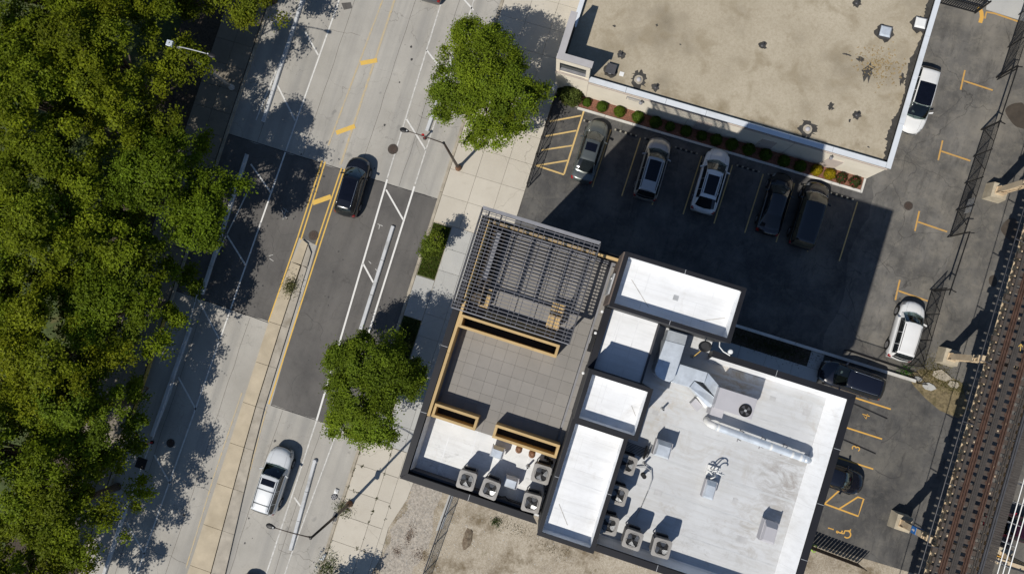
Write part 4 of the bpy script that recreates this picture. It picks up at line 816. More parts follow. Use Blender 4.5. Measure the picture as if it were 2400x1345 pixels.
m = MB(); L = 4.35; pts = [(k*L/60, -.16*k/60, .62) for k in range(61)]; m.tube(pts, [.175+(.006 if k%2 else 0) for k in range(61)], 18); m.build('duct', M['galv'], rd, smooth=True)
for t in (.02, .62, .86, .955): MB().tube([(t*L-.05,-.16*t,.62),(t*L+.05,-.16*t,.62)], .19, 18).build('joint_band', M['pipe_white'], rd)
MB().tube([(0,0,.62),(-.18,.02,.60),(-.33,.05,.5),(-.4,.1,.33),(-.4,.14,.0)], .17, 14).build('elbow', M['pipe_white'], rd, smooth=True); MB().tube([(L,-.16,.62),(L+.16,-.17,.58),(L+.26,-.18,.45),(L+.28,-.18,.0)], .17, 14).build('elbow', M['galv'], rd, smooth=True)
for t in (.3, .55, .8): MB().box(t*L-.02,t*L+.02,-.42,.2,.0,.03).build('strut', M['steel'], rd); MB().box(t*L-.02,t*L+.02,-.3,-.26,0,.55).build('leg', M['steel'], rd); MB().box(t*L-.02,t*L+.02,.14,.18,0,.55).build('leg', M['steel'], rd)
def boxvent(x, y, zf, lx, ly, h, lab, hood='galv', rz=0.0):
    o = empty('roof_exhaust', (x, y, zf), rz, lab, 'roof vent', 'sheet metal roof vents')
    MB().box(-lx/2,lx/2,-ly/2,ly/2,0,h*.55).build('curb', M['galv_dull'], o); a, b = lx/2+.07, ly/2+.07
    MB().add([(-a,-b,h*.55),(a,-b,h*.55),(a,b,h*.55),(-a,b,h*.55),(-a,-b,h*.85),(a,-b,h*.85),(a,b,h*.7),(-a,b,h*.7),(-a*.8,-b*.75,h),(a*.8,-b*.75,h),(a*.8,b*.5,h*.97),(-a*.8,b*.5,h*.97)], [(0,3,2,1),(0,1,5,4),(1,2,6,5),(2,3,7,6),(3,0,4,7),(4,5,9,8),(5,6,10,9),(6,7,11,10),(7,4,8,11),(8,9,10,11)]).build('hood', M[hood], o)
    for s in (-1,1): MB().box(s*(a+.01)-.02,s*(a+.01)+.02,-b,b,h*.3,h*.8).build('side_flap', M['unit'], o)
    return o
boxvent(6.85,-3.98,19.5,.6,.62,1.05,'shiny box vent by the cable rack on the east roof'); boxvent(9.55,-5.15,19.5,.36,.72,.8,'narrow shiny box vent behind the gooseneck pipes'); boxvent(12.72,-6.15,19.5,.5,.85,.95,'grey box vent near the east parapet','unit')
boxvent(-.66,-6.62,19.45,.45,.4,.85,'shiny box vent near the deck planter'); boxvent(.4,-7.8,19.45,.5,.4,.75,'shiny box vent between the western condensers')
gn = empty('gooseneck_pipes', (9.58,-4.34,19.5), 0, 'cluster of white gooseneck pipes on the east roof', 'roof pipes'); MB().box(-.3,.3,-.25,.25,0,.12).build('curb', M['pipe_white'], gn)
for k, (dx, dy, h, a) in enumerate([(-.15,.1,.8,.5),(.0,.12,.95,-.3),(.14,.05,.7,.1),(-.1,-.1,.62,2.6),(.1,-.12,.55,3.9)]):
    MB().tube([(dx,dy,.1),(dx,dy,h-.15)]+[(dx+.14*cos(a)*(1-cos(t)), dy+.14*sin(a)*(1-cos(t)), h-.15+.15*sin(t)) for t in np.linspace(.3,3.1,8)], .032, 8).build('pipe', M['pipe_white'], gn, smooth=True)
for i, (x, y, lab) in enumerate([(.30,-6.22,'brown mushroom vent nearer the box vent'),(.98,-6.24,'brown mushroom vent nearer the long white roof')]):
    o = empty('mushroom_vent', (x, y, 19.45), 0, lab, 'roof vent', 'brown mushroom vents'); MB().lathe((0,0,0), [(.17,0),(.1,.05),(.1,.45)], 16).build('stack', M['copper'], o); MB().lathe((0,0,.45), [(.14,0),(.17,.04),(.15,.1),(.09,.13),(.07,.1),(.04,.1)], 18).build('cap', M['copper'], o)
for px, py, zf, lab in [(1552,958,19.5,'small white vent pipe on the east roof near the square box'),(1510,1085,19.5,'small vent pipe beside the cable rack'),(1237,1092,19.45,'small black vent pipe near the brown mushroom vents'),(1049+235,1078,19.45,'small dark vent pipe at the end of the deck planter')]: vent_pipe(px, py, lab, .05, .5, zf, spot=False)
cr = empty('cable_rack', (5.9,-4.55,19.5), 0, 'black bundle of refrigerant lines leaving the long white box', 'cables')
for k in range(7): MB().tube([(-.9,.32-k*.07,.35),(.35,.32-k*.07-.05,.33),(.48,.30-k*.06,.28),(.5,.28-k*.06,.02)], .018, 6).build('line', M['black'], cr)
MB().box(.3,.36,-.25,.4,0,.3).build('support', M['black'], cr)
cn = empty('conduit', (6.75,-5.9,19.5), 0, 'curved grey conduit crossing the east roof to the parapet', 'conduit')
for d in (0, .07): MB().tube([(-.75,.6+d*.3,.1),(-.35,.72+d,.15),(.0,.6+d,.15),(.16,.25,.12+d*.2),(.14,-.3,.1),(.06,-1.1,.08),(-.03,-1.7,.08)], .022, 6).build('pipe', M['galv_dull'], cn)
MB().lathe((-.3,.35,0), [(.12,0),(.08,.05),(.08,.4),(.11,.42),(.11,.5)], 12).build('pipe_boot', M['black'], cn)
lm = empty('line_set', (.2,-8.68,19.45), 0, 'black refrigerant line along the west parapet', 'cables')
MB().tube([(-1.1,.15,.5),(-.85,-.02,.42),(-.2,-.04,.42),(.15,.12,.5),(.35,-.02,.42),(1.6,-.05,.4)], .03, 6).build('line', M['black'], lm)
for x in (-.9,.3,.55): MB().box(x-.09,x+.09,-.08,-.04,.4,.46).build('clamp', M['galv'], lm)
pk = empty('pipe_cluster', (2.0,-6.35,19.45), 0, 'cluster of black pipes between condenser and deck planter', 'roof pipes')
for k in range(4): MB().lathe((-.35+k*.13, .15-k*.05, 0), [(.07,0),(.06,.05),(.06,.35),(.035,.36),(.03,.25)], 12).build('pipe', M['black'], pk)
for k in range(5): MB().tube([(-.1,-.55-k*.1,.7-k*.08),(.15,-.8-k*.18,.5),(.12,-1.25-k*.1,.35)], .02, 6).build('hose', M['black'], pk)
ds = empty('satellite_dish', (*PX(1655,804,21.9), 21.6), 0, 'black satellite dish on the south side of the tall box', 'satellite dish'); MB().lathe((0,0,.2), [(.05,0),(.2,.05),(.3,.13),(.29,.14),(.18,.07)], 20).build('dish', M['black'], ds); MB().tube([(0,0,.2),(0,.1,0),(0,.3,-.1)], .025, 6).build('arm', M['steel'], ds)
for ch in ds.children: ch.rotation_euler = (.5,0,0)
dp = empty('guy_pole', (*PX(1648,818,21.2), 19.5), 0, 'thin yellow pole leaning beside the satellite dish', 'pole'); MB().tube([(0,.1,2.0),(-.05,-.45,.3)], .022, 6).build('pole', M['line_y'], dp); MB().lathe((-.05,-.45,.0), [(.1,0),(.1,.05),(.03,.3)], 10).build('foot', M['galv_dull'], dp)
sc = empty('antenna_arm', (7.72,1.62,22.85), 0, 'white antenna on an arm at the corner of the tall box', 'antenna'); MB().tube([(-.35,-.02,.0),(-.32,-.22,.06),(-.1,-.38,.1),(.22,-.46,.12)], .025, 8).build('arm', M['pipe_white'], sc); MB().lathe((.17,-.30,.1), [(.08,0),(.1,.02),(.1,.16),(.06,.18)], 12).build('head', M['white_paint'], sc)

# ------------------------------------------------------------------ cars
class Loft:
    def __init__(s, rings): s.r = [[Vector(p) for p in r] for r in rings]; s.n = len(rings); s.m = len(rings[0])
    def at(s, a, b):
        a = min(max(a, 0), s.n-1-1e-6); b = min(max(b, 0), s.m-1-1e-6); i, j = int(a), int(b); u, v = a-i, b-j
        return (s.r[i][j]*(1-v)+s.r[i][j+1]*v)*(1-u) + (s.r[i+1][j]*(1-v)+s.r[i+1][j+1]*v)*u
    def nrm(s, a, b):
        e = .06; da = s.at(a+e,b)-s.at(a-e,b); db = s.at(a,b+e)-s.at(a,b-e); n = db.cross(da)
        return n.normalized() if n.length > 1e-9 else Vector((0,0,1))
    def shell(s, caps=True, hole=lambda i, j: False):
        m = MB(); m.add([p for r in s.r for p in r], [(i*s.m+j, (i+1)*s.m+j, (i+1)*s.m+j+1, i*s.m+j+1) for i in range(s.n-1) for j in range(s.m-1) if not hole(i, j)])
        if caps: m.f.append(tuple(range(s.m))); m.f.append(tuple(range((s.n-1)*s.m, s.n*s.m))[::-1])
        return m
    def patch(s, a0, a1, b0, b1, off=.006, na=8, nb=8, trim=None):
        m = MB(); vs = []
        for i in range(na+1):
            for j in range(nb+1):
                a, b = a0+(a1-a0)*i/na, b0+(b1-b0)*j/nb
                if trim: a, b = trim(i/na, j/nb)
                n = s.nrm(a, b); p = s.at(a, b); c = Vector((0, p.y, p.z*.5))
                if n.dot(p-c) < 0: n = -n
                vs.append(p+n*off)
        return m.add(vs, [(i*(nb+1)+j,(i+1)*(nb+1)+j,(i+1)*(nb+1)+j+1,i*(nb+1)+j+1) for i in range(na) for j in range(nb)])
CAR = {  # hood/belt line heights, cabin stations (windscreen base, top, rear top, rear base) and roof
 'suv':   dict(zb=[(0,.55),(.02,.78),(.07,.93),(.16,1.0),(.22,1.05),(.9,1.10),(.975,1.02),(1,.72)], cab=(.215,.385,.90,.985), H=1.72, hr=.73, hb=.90, bow=.26),
 'boxy':  dict(zb=[(0,.60),(.02,.85),(.06,1.03),(.2,1.10),(.27,1.12),(.9,1.14),(.975,1.1),(1,.8)], cab=(.255,.405,.93,.988), H=1.84, hr=.77, hb=.92, bow=.17),
 'coupe': dict(zb=[(0,.50),(.02,.70),(.08,.88),(.18,.98),(.24,1.03),(.8,1.06),(.93,1.04),(.98,.95),(1,.7)], cab=(.23,.405,.79,.94), H=1.62, hr=.66, hb=.88, bow=.32),
 'sedan': dict(zb=[(0,.46),(.02,.60),(.08,.74),(.18,.83),(.24,.88),(.8,.93),(.93,.92),(.985,.84),(1,.55)], cab=(.225,.375,.66,.85), H=1.43, hr=.64, hb=.86, bow=.26),
 'fast':  dict(zb=[(0,.46),(.02,.62),(.08,.76),(.18,.86),(.24,.91),(.8,.97),(.93,.97),(.985,.88),(1,.6)], cab=(.23,.395,.68,.90), H=1.45, hr=.62, hb=.86, bow=.28),
 'van':   dict(zb=[(0,.50),(.02,.74),(.06,.92),(.14,1.02),(.22,1.10),(.9,1.12),(.98,1.06),(1,.7)], cab=(.19,.345,.935,.992), H=1.78, hr=.79, hb=.93, bow=.24)}
PAINT = {}
def paint(name, c, metal=0.0, rough=.25):
    if name not in PAINT: PAINT[name] = mat_car(name, c, metal, rough)
    return PAINT[name]
def car(name, label, x, y, head, kind, pm, L, W, z=0.0, sunroof=None, rails=None, cross=0, glass='glass_dark', cat='car', light_side=True, seats=None, chrome=False, lens='lens_clear', roofglass='glass_roof', mirror=None):
    K = CAR[kind]; o = empty(name, (x, y, z), head, label, cat); zbx, zby = zip(*K['zb']); zb = lambda u: float(np.interp(u, zbx, zby))
    def hw(u):
        f = 1.0
        if u < .20: f -= .27*((.20-u)/.20)**2.2
        if u > .86: f -= .13*((u-.86)/.14)**2.4
        f -= .015*(1-cos(2*pi*u))*0
        return W/2*f
    us = [0,.006,.02,.045,.08,.12,.17,.22,.28,.34,.42,.5,.58,.66,.74,.8,.86,.91,.95,.975,.992,1]
    ring = lambda u: [(sx*hw(u)*fx, L/2-u*L + by*(1-(fx if 1 else 0)**2)*(.20 if u < .1 else (-.10 if u > .93 else 0)), zz) for sx, fx, zz, by in
        [(-1,.86,.22,1),(-1,.97,.34,1),(-1,1.0,zb(u)*.5+.1,1),(-1,.985,zb(u)-.2,1),(-1,.945,zb(u)-.07,1),(-1,.82,zb(u)-.005,1),(-1,.45,zb(u)+.025,1),(0,0,zb(u)+.035,1),
         (1,.45,zb(u)+.025,1),(1,.82,zb(u)-.005,1),(1,.945,zb(u)-.07,1),(1,.985,zb(u)-.2,1),(1,1.0,zb(u)*.5+.1,1),(1,.97,.34,1),(1,.86,.22,1)]]
    B = Loft([ring(u) for u in us]); B.shell().build('body', pm, o, smooth=True)
    iu = lambda u: float(np.interp(u, us, range(len(us))))
    c0, c1, c2, c3 = K['cab']; H = K['H']; hb, hr = K['hb'], K['hr']
    gu = [c0, c0+(c1-c0)*.35, c0+(c1-c0)*.7, c1-.01, c1+.015, c1+.05, (c1*2+c2)/3, (c1+c2*2)/3, c2-.03, c2, c2+(c3-c2)*.35, c2+(c3-c2)*.7, c3]
    def top(u):
        b = zb(u)+.01
        if u <= c1: t = (u-c0)/(c1-c0); return b+(H-.03-b)*(t**.92)
        if u >= c2: t = (c3-u)/(c3-c2); return b+(H-.06-b)*(max(t,0)**.85)
        t = (u-c1)/(c2-c1); return H-.03+.035*sin(pi*min(1,t*1.15))-.03*t
    def gring(u):
        f = np.interp(u, [c0,c1,c2,c3], [0,1,1,0]); b = hw(u)*(hb if u < .5 else hb-.0*u); r = hw(.5)*hr*(1-.06*max(0,(u-.6))/.4); rr = b*.93+(r-b*.93)*f; zt_, zl = top(u), zb(u)-.02
        bow = K['bow']*(1-f) if u < c1+.02 else (-K['bow']*.6*(1-f) if u > c2-.01 else 0)
        bw2 = K['bow']*.55*f if u < c1+.02 else 0
        pts = []
        for sx, fx, zz in [(-1,b,zl),(-1,b*.985,zl+(zt_-zl)*.12),(-1,rr+(b-rr)*.16,zl+(zt_-zl)*.8),(-1,rr*.94,zt_-.03*f),(-1,rr*.6,zt_+.005),(0,0,zt_+.015),(1,rr*.6,zt_+.005),(1,rr*.94,zt_-.03*f),(1,rr+(b-rr)*.16,zl+(zt_-zl)*.8),(1,b*.985,zl+(zt_-zl)*.12),(1,b,zl)]:
            pts.append((sx*fx, L/2-u*L + (bow+bw2)*(1-(fx/b)**2), zz))
        return pts
    G = Loft([gring(u) for u in gu]); G.shell(False, (lambda i, j: i < 3 and 3 <= j <= 6) if glass == 'glass_dark' else (lambda i, j: False)).build('cabin', pm, o, smooth=True); gi = lambda u: float(np.interp(u, gu, range(len(gu))))
    gm = M[glass]
    G.patch(gi(c0)+.12, gi(c1)-.05, 2.75, 7.25, .007, 6, 12).build('windscreen', M['windscreen'] if glass == 'glass_dark' else gm, o, smooth=True)
    if glass == 'glass_dark':
        inn = B.patch(iu(c0+.004), iu(c1+.16), 4.7, 9.3, .014, 8, 8).build('dashboard', M['cabin_dark'], o, smooth=True); zc = zb(c1)
        for s in (-1, 1):
            ys_ = L/2-(c1+.055)*L; sm = M[seats or 'seat_grey']; st_ = MB().box(s*W*.2-.23,s*W*.2+.23,ys_-.16,ys_+.02,zc-.05,zc+.2).build('seat_back', sm, o, bevel=.05); MB().box(s*W*.2-.12,s*W*.2+.12,ys_-.13,ys_-.03,zc+.2,zc+.38).build('headrest', sm, st_, bevel=.04)
            MB().box(s*W*.2-.22,s*W*.2+.22,ys_+.02,ys_+.3,zc-.03,zc+.03).build('seat_cushion', sm, o, bevel=.03)
        yw_ = L/2-(c1-.025)*L; MB().tube([(-W*.2+.17*cos(t), yw_+.05*sin(t), zc+.10+.15*sin(t)) for t in np.linspace(0,2*pi,17)], .016, 5).build('steering_wheel', M['trim_black'], o)
        MB().box(.1,.36,L/2-(c0+.06)*L-.07,L/2-(c0+.06)*L+.07,zb(c0+.06)+.03,zb(c0+.06)+.045).build('dash_paper', M['unit'], o)
    G.patch(gi(c2)+.25, gi(c3)-.35, 2.95, 7.05, .007, 6, 12).build('rear_window', gm, o, smooth=True)
    for sgn, (b0, b1) in ((-1,(1.15,2.75)),(1,(7.25,8.85))):
        e0, e1 = c0+(c1-c0)*.55, c2+(c3-c2)*.25; cuts = [e0, e0+(e1-e0)*.40, e0+(e1-e0)*.74, e1]
        for q in range(3):
            a0, a1 = gi(cuts[q])+.025, gi(cuts[q+1])-.025
            if a1 > a0: G.patch(a0, a1, b0, b1, .007, 5, 3).build('side_window', gm, o, smooth=True)
    # lamps, grille, bumpers, door lines
    for s in (0, 1):
        b0, b1 = ((3.2,5.1),(8.9,10.8))[s]
        B.patch(iu(.012), iu(.075), b0, b1, .006, 4, 4).build('headlight', M[lens], o, smooth=True); B.patch(iu(.955), iu(.992), b0-.3 if s == 0 else b0+.0, b1+.0 if s == 0 else b1+.3, .006, 4, 4).build('tail_light', M['lens_red'], o, smooth=True)
    B.patch(0.05, 1.2, 5.0, 9.0, .006, 3, 8).build('grille', M['trim_black'], o, smooth=True)
    MB().box(-.26,.26,-L/2-.012,-L/2+.02,.62,.74).build('licence_plate', M['white_paint'], o)
    if chrome:
        m = MB(); q = [B.at(iu(.985), 3+k*.25)+Vector((0,0,.012)) for k in range(33)]; m.tube(q, .018, 5); m.build('chrome_strip', M['chrome'], o)
        q = [G.at(gi(c0)+.05, 2.6+k*.2)+Vector((0,.01,.012)) for k in range(25)]; MB().tube(q, .014, 5).build('chrome_strip', M['chrome'], o)
    cr_ = [B.at(iu(c0)-.25, 4.6+k*.24)+Vector((0,0,.004)) for k in range(21)]; MB().tube(cr_, .012, 4).build('bonnet_gap', M['trim_black'], o)
    if kind in ('sedan','fast'):
        q = [B.at(iu(c3)+.35, 4.4+k*.26)+Vector((0,0,.004)) for k in range(25)]; MB().tube(q, .011, 4).build('boot_gap', M['trim_black'], o)
    for s in (-1, 1):
        q = [B.at(iu(.04+(c0-.05)*k/8), 5.6 if s < 0 else 8.4)+Vector((0,0,.003)) for k in range(9)]; MB().tube(q, .0045, 4).build('bonnet_crease', M['trim_black'], o)
        w0 = G.at(gi(c0)+.2, 4.3+.9*(s>0)); w1 = G.at(gi(c0)+1.1, 3.6+2.6*(s>0)); n_ = Vector((0,.02,.03)); MB().tube([w0+n_, w1+n_], .011, 4).build('wiper', M['trim_black'], o)
    for s in (-1, 1):
        for wy in (.185, .80):
            yy = L/2-wy*L; R = .36 if kind in ('suv','boxy','coupe','van') else .325; wx = s*hw(wy)
            MB().tube([(wx-s*.06,yy,R+.02),(wx+s*.004,yy,R+.02)], R+.055, 20).build('wheel_arch', M['trim_black'], o)
            w_ = MB().tube([(wx-s*.16,yy,R),(wx+s*.02,yy,R)], R, 20).build('wheel', M['tyre'], o)
            m = MB()
            for k in range(5): a = 2*pi*k/5; m.bar((wx+s*.026,yy,R),(wx+s*.026,yy+R*.66*cos(a),R+R*.66*sin(a)), .075, .02, (1,0,0))
            m.tube([(wx+s*.018,yy,R),(wx+s*.024,yy,R)], R*.68, 20); m.build('rim', M['rim'], w_)
        ym = L/2-(c0+(c1-c0)*.55)*L; xb = hw(.3)*.97; mm = MB(); zz = zb(.3)+.06
        mm.add([(s*xb*.93,ym-.04,zz-.05),(s*(xb+.2),ym-.13,zz-.04),(s*(xb+.2),ym-.02,zz-.04),(s*xb*.93,ym+.06,zz-.05),(s*xb*.93,ym-.03,zz+.06),(s*(xb+.19),ym-.12,zz+.12),(s*(xb+.18),ym-.02,zz+.11),(s*xb*.93,ym+.05,zz+.05)], [(0,3,2,1),(4,5,6,7),(0,1,5,4),(1,2,6,5),(2,3,7,6),(3,0,4,7)]); mm.build('mirror', mirror or pm, o)
        if rails:
            q = [G.at(gi(c1+.03+(c2-c1-.06)*k/8), 3.25 if s < 0 else 6.75)+Vector((0,0,.035)) for k in range(9)]; MB().tube(q, .02, 6).build('roof_rail', M[rails], o, smooth=True)
    for k in range(cross):
        u = c1+(c2-c1)*(.38+.42*k); q = [G.at(gi(u), 3.2+j*.36)+Vector((0,0,.05)) for j in range(11)]; MB().tube(q, .02, 6).build('roof_bar', M['trim_black'], o)
    if sunroof:
        f0, f1, b0, b1 = sunroof; G.patch(gi(c1+(c2-c1)*f0), gi(c1+(c2-c1)*f1), b0, b1, .008, 8, 10).build('sunroof', M[roofglass], o, smooth=True)
    return o
black = paint('black_paint', (.006,.006,.008)); white = paint('white_pearl', (.74,.74,.73)); 
N, S, E_, Wd = 0.0, pi, -pi/2, pi/2
car('black_suv', 'black SUV driving north past the yellow median tip', -18.02, 5.72, .03, 'suv', black, 4.55, 1.86, .004, (.05,.75,3.5,6.5), 'chrome', chrome=True, cat='suv')
car('white_suv', 'white SUV with roof bars and a small sunroof driving north', -16.82, -17.72, 0.0, 'boxy', paint('silver_white', (.66,.68,.69), .1), 5.0, 1.98, 0, (.07,.24,3.7,6.3), 'trim_black', 2, cat='suv')
car('green_sedan', 'old grey green sedan beside the yellow hatching', -1.12, 13.75, .0, 'sedan', paint('sage_metallic', (.125,.138,.132), .5, .3), 4.8, 1.82, .05, (.12,.55,3.6,6.4), seats='seat_tan')
car('silver_suv', 'silver SUV with a dark glass roof parked in shade', 3.84, 13.8, .015, 'suv', paint('silver_metallic', (.48,.455,.425), .6, .3), 4.75, 1.9, .05, (.06,.68,3.85,6.15), 'trim_black', cat='suv')
car('white_crossover', 'white rounded SUV with a long dark glass roof in shade', 8.32, 14.2, .012, 'coupe', white, 4.9, 1.95, .05, (.12,.9,3.8,6.2), 'trim_black', cat='suv', lens='trim_black')
car('black_sedan', 'black sloping rear sedan parked beside the black van', 13.42, 13.9, .0, 'fast', black, 4.65, 1.85, .05)
car('black_van', 'long black van parked beside the black sedan', 16.06, 13.8, .0, 'van', paint('deep_black', (.005,.005,.006)), 4.95, 1.98, .05, cat='van', glass='glass_tan' if 'glass_tan' in M else 'glass_dark', chrome=True)
car('white_sedan', 'white car half hidden under the tan roof edge', 21.3, 24.6, S+.0, 'suv', white, 5.0, 1.92, .05, (.0,.62,3.2,6.8), seats='seat_tan')
car('white_hatchback', 'small white SUV parked alone by the iron fence', 25.2, 7.55, .005, 'suv', paint('bright_white', (.78,.78,.77)), 4.3, 1.84, .05, None, 'trim_black', cat='suv', glass='glass_dark')
car('dark_blue_suv', 'dark blue SUV with silver roof rails beside the low wall', 22.45, 2.95, Wd-.02, 'suv', paint('midnight_blue', (.006,.007,.014)), 4.55, 1.88, .058, None, 'chrome', cat='suv')
car('black_coupe', 'black car nosing out from beside the dark building', 23.0, -4.25, E_-.02, 'sedan', paint('ink_blue', (.006,.007,.012)), 4.5, 1.82, .058)
car('grey_car', 'dark grey car leaving at the top of the street', *PX(1026,-62,.6), .02, 'sedan', paint('charcoal_metallic', (.10,.10,.105), .4), 4.6, 1.83, 0)
car('dark_car', 'dark car roof just entering at the bottom of the street', *PX(566,1424,.8), 0.0, 'sedan', black, 4.6, 1.82, 0)
car('red_car', 'red car parked in the shade beyond the elevated track', *PX(2392,1240,.8), pi/2, 'sedan', paint('red_paint', (.32,.015,.03)), 4.5, 1.8, .05)

# ------------------------------------------------------------------ trees and shrubs
def leaf_mesh(name, cen, nrm, size, colr, aspect=.62):
    n = len(cen); nrm = nrm/np.linalg.norm(nrm, axis=1, keepdims=True)
    r = RNG.normal(size=(n,3)); a = np.cross(nrm, r); a /= np.linalg.norm(a, axis=1, keepdims=True); b = np.cross(nrm, a)
    s = size[:,None]; tip = cen+a*s*.55; back = cen-a*s*.55; l = cen+b*s*aspect*.5-nrm*s*.08; rt = cen-b*s*aspect*.5-nrm*s*.08
    v = np.stack([back, l, tip, rt], 1).reshape(-1,3)
    me = bpy.data.meshes.new(name); me.vertices.add(4*n); me.vertices.foreach_set('co', v.astype(np.float32).ravel())
    me.loops.add(4*n); me.loops.foreach_set('vertex_index', np.arange(4*n, dtype=np.int32)); me.polygons.add(n)
    me.polygons.foreach_set('loop_start', np.arange(0,4*n,4,dtype=np.int32)); me.polygons.foreach_set('loop_total', np.full(n,4,dtype=np.int32))
    at = me.color_attributes.new('leafcol', 'FLOAT_COLOR', 'POINT'); c4 = np.ones((4*n,4), np.float32); c4[:,:3] = np.repeat(colr, 4, axis=0); at.data.foreach_set('color', c4.ravel())
    me.update(); me.validate(); me.materials.append(M['leaf']); return me
def crown_mesh(name, lobes, nclump, nleaf, size, base, yellow=.3, spread=.5, hue=None, seed=0, flat=.75):
    g = np.random.default_rng(seed); C = []; OUT = []; COL = []
    vol = np.array([l[3]**2 for l in lobes]); vol = vol/vol.sum(); twig = []; lt = g.uniform(.8,1.25,len(lobes)); ly = np.maximum(0, g.normal(yellow*.6,.13,len(lobes)))
    for k in range(nclump):
        li = g.choice(len(lobes), p=vol); x, y, z, r = lobes[li][:4]; rz = lobes[li][4] if len(lobes[li]) > 4 else r*.8
        d = g.normal(size=3); d /= np.linalg.norm(d); d[2] = abs(d[2])*.9+.05 if g.random() < .93 else d[2]*.6
        q = g.uniform(.50,1.02)**.6; c = np.array([x+d[0]*r*q, y+d[1]*r*q, z+d[2]*rz*q]); twig.append((np.array([x,y,z-rz*.4]), c))
        m = int(nleaf*g.uniform(.5,1.5)); sp = spread*g.uniform(.6,1.35)
        pts = c+g.normal(size=(m,3))*np.array([sp,sp,sp*.55])*.55
        C.append(pts); OUT.append(d[None]*.55+g.normal(size=(m,3))*.55+np.array([[0,0,flat]]))
        tone = lt[li]*g.uniform(.75,1.22); yl = max(0, ly[li]+g.normal(0,.12)); cc = np.array(base)*tone; cc = cc*(1+yl*np.array([.42,.20,-.25])); COL.append(cc[None]*g.uniform(.7,1.3,size=(m,1)))
    C, OUT, COL = np.concatenate(C), np.concatenate(OUT), np.concatenate(COL)
    return leaf_mesh(name, C, OUT, g.uniform(.7,1.3,len(C))*size, COL), twig
def branches(lobes, h0, r0, twig, nb=60, rise=.0, lean=(0,0)):
    m = MB(); c = np.array([np.mean([l[0] for l in lobes]), np.mean([l[1] for l in lobes])]); zt = max(l[2] for l in lobes)
    m.tube([(0,0,-.1),(lean[0]*.3,lean[1]*.3,h0*.5),(lean[0]*.6,lean[1]*.6,h0),(lean[0],lean[1],zt)], [r0*1.25,r0,r0*.85,r0*.3], 10)
    for l in lobes: m.tube([(lean[0]*.6,lean[1]*.6,h0*.85),((l[0]+lean[0])*.5,(l[1]+lean[1])*.5,(h0+l[2])*.5+.3),(l[0],l[1],l[2])], [r0*.55,r0*.4,r0*.2], 7)
    for a, b in twig[:nb]: mid = (a+b)/2+np.array([0,0,.25]); m.tube([tuple(a),tuple(mid),tuple(b)], [.05,.035,.012], 5, False)
    return m
def tree(name, label, x, y, lobes, h0, r0, nclump, nleaf, size, base, yellow, seed, group=None, spread=.5, z=0, cat='tree'):
    o = empty(name, (x, y, z), 0, label, cat, group); me, tw = crown_mesh('crown', lobes, nclump, nleaf, size, base, yellow, spread, seed=seed)
    inst('crown', me, o); branches(lobes[:11], h0, r0, tw, 70).build('trunk', M['bark'], o, smooth=True); return o
G1 = (.12,.175,.015); GP = (.125,.165,.010)
# two street trees on the east walk
tree('street_tree', 'bushy green street tree by the cream sidewalk near the tan building', -9.5, 15.3,
     [(-1.7,2.4,5.0,2.0),(-.2,.8,5.9,2.3),(1.6,-.1,5.6,2.2),(2.5,-.6,5.0,1.6),(.5,-1.9,5.0,1.9),(1.6,-2.6,4.4,1.5),(-2.3,-.6,4.6,1.7),(-1.6,-1.7,4.4,1.5),(-.6,3.2,4.6,1.3),(-2.9,3.4,4.4,.9),(-3.6,1.6,4.2,.7),(3.4,.6,4.6,.9),(2.9,-2.0,4.2,.8),(-3.2,-1.6,4.0,.8),(.2,-3.9,4.0,.8),(-2.6,-2.7,4.0,.7)], 2.6, .17, 450, 135, .14, G1, .4, 21, 'street trees', .43)
tree('street_tree', 'bushy green street tree beside the dark building roof deck', -10.85, -7.3,
     [(-.3,.9,5.4,2.1),(-2.4,.2,4.6,1.5),(1.2,.4,5.3,1.8),(2.3,.9,4.6,1.0),(-.5,-1.4,5.4,2.0),(.8,-2.6,4.7,1.6),(-.9,-3.3,4.5,1.5),(.3,-3.6,4.2,1.3),(-1.9,1.9,4.4,1.0),(2.6,1.4,4.3,.8),(-3.3,.6,4.2,.7),(3.0,.1,4.2,.7),(-1.9,-4.3,4.0,.8),(1.9,-3.8,4.2,.8),(-2.4,-1.9,4.4,.8),(.4,2.7,4.5,.9)], 2.5, .16, 430, 135, .14, G1, .35, 22, 'street trees', .43)
tree('sapling', 'thin young sapling in the sidewalk grass plot', -10.35, 3.2, [(0,0,2.1,.75),(.3,.5,2.6,.5),(-.2,-.5,1.7,.6)], 1.3, .035, 60, 60, .13, (.10,.14,.018), .6, 23, None, .32)
tree('young_tree', 'small tree at the bottom edge of the sidewalk', -9.8, -25.0, [(0,0,3.2,1.2),(.5,.4,3.9,.9),(-.5,-.4,2.8,.9)], 1.6, .07, 60, 60, .18, G1, .2, 24, None, .4)
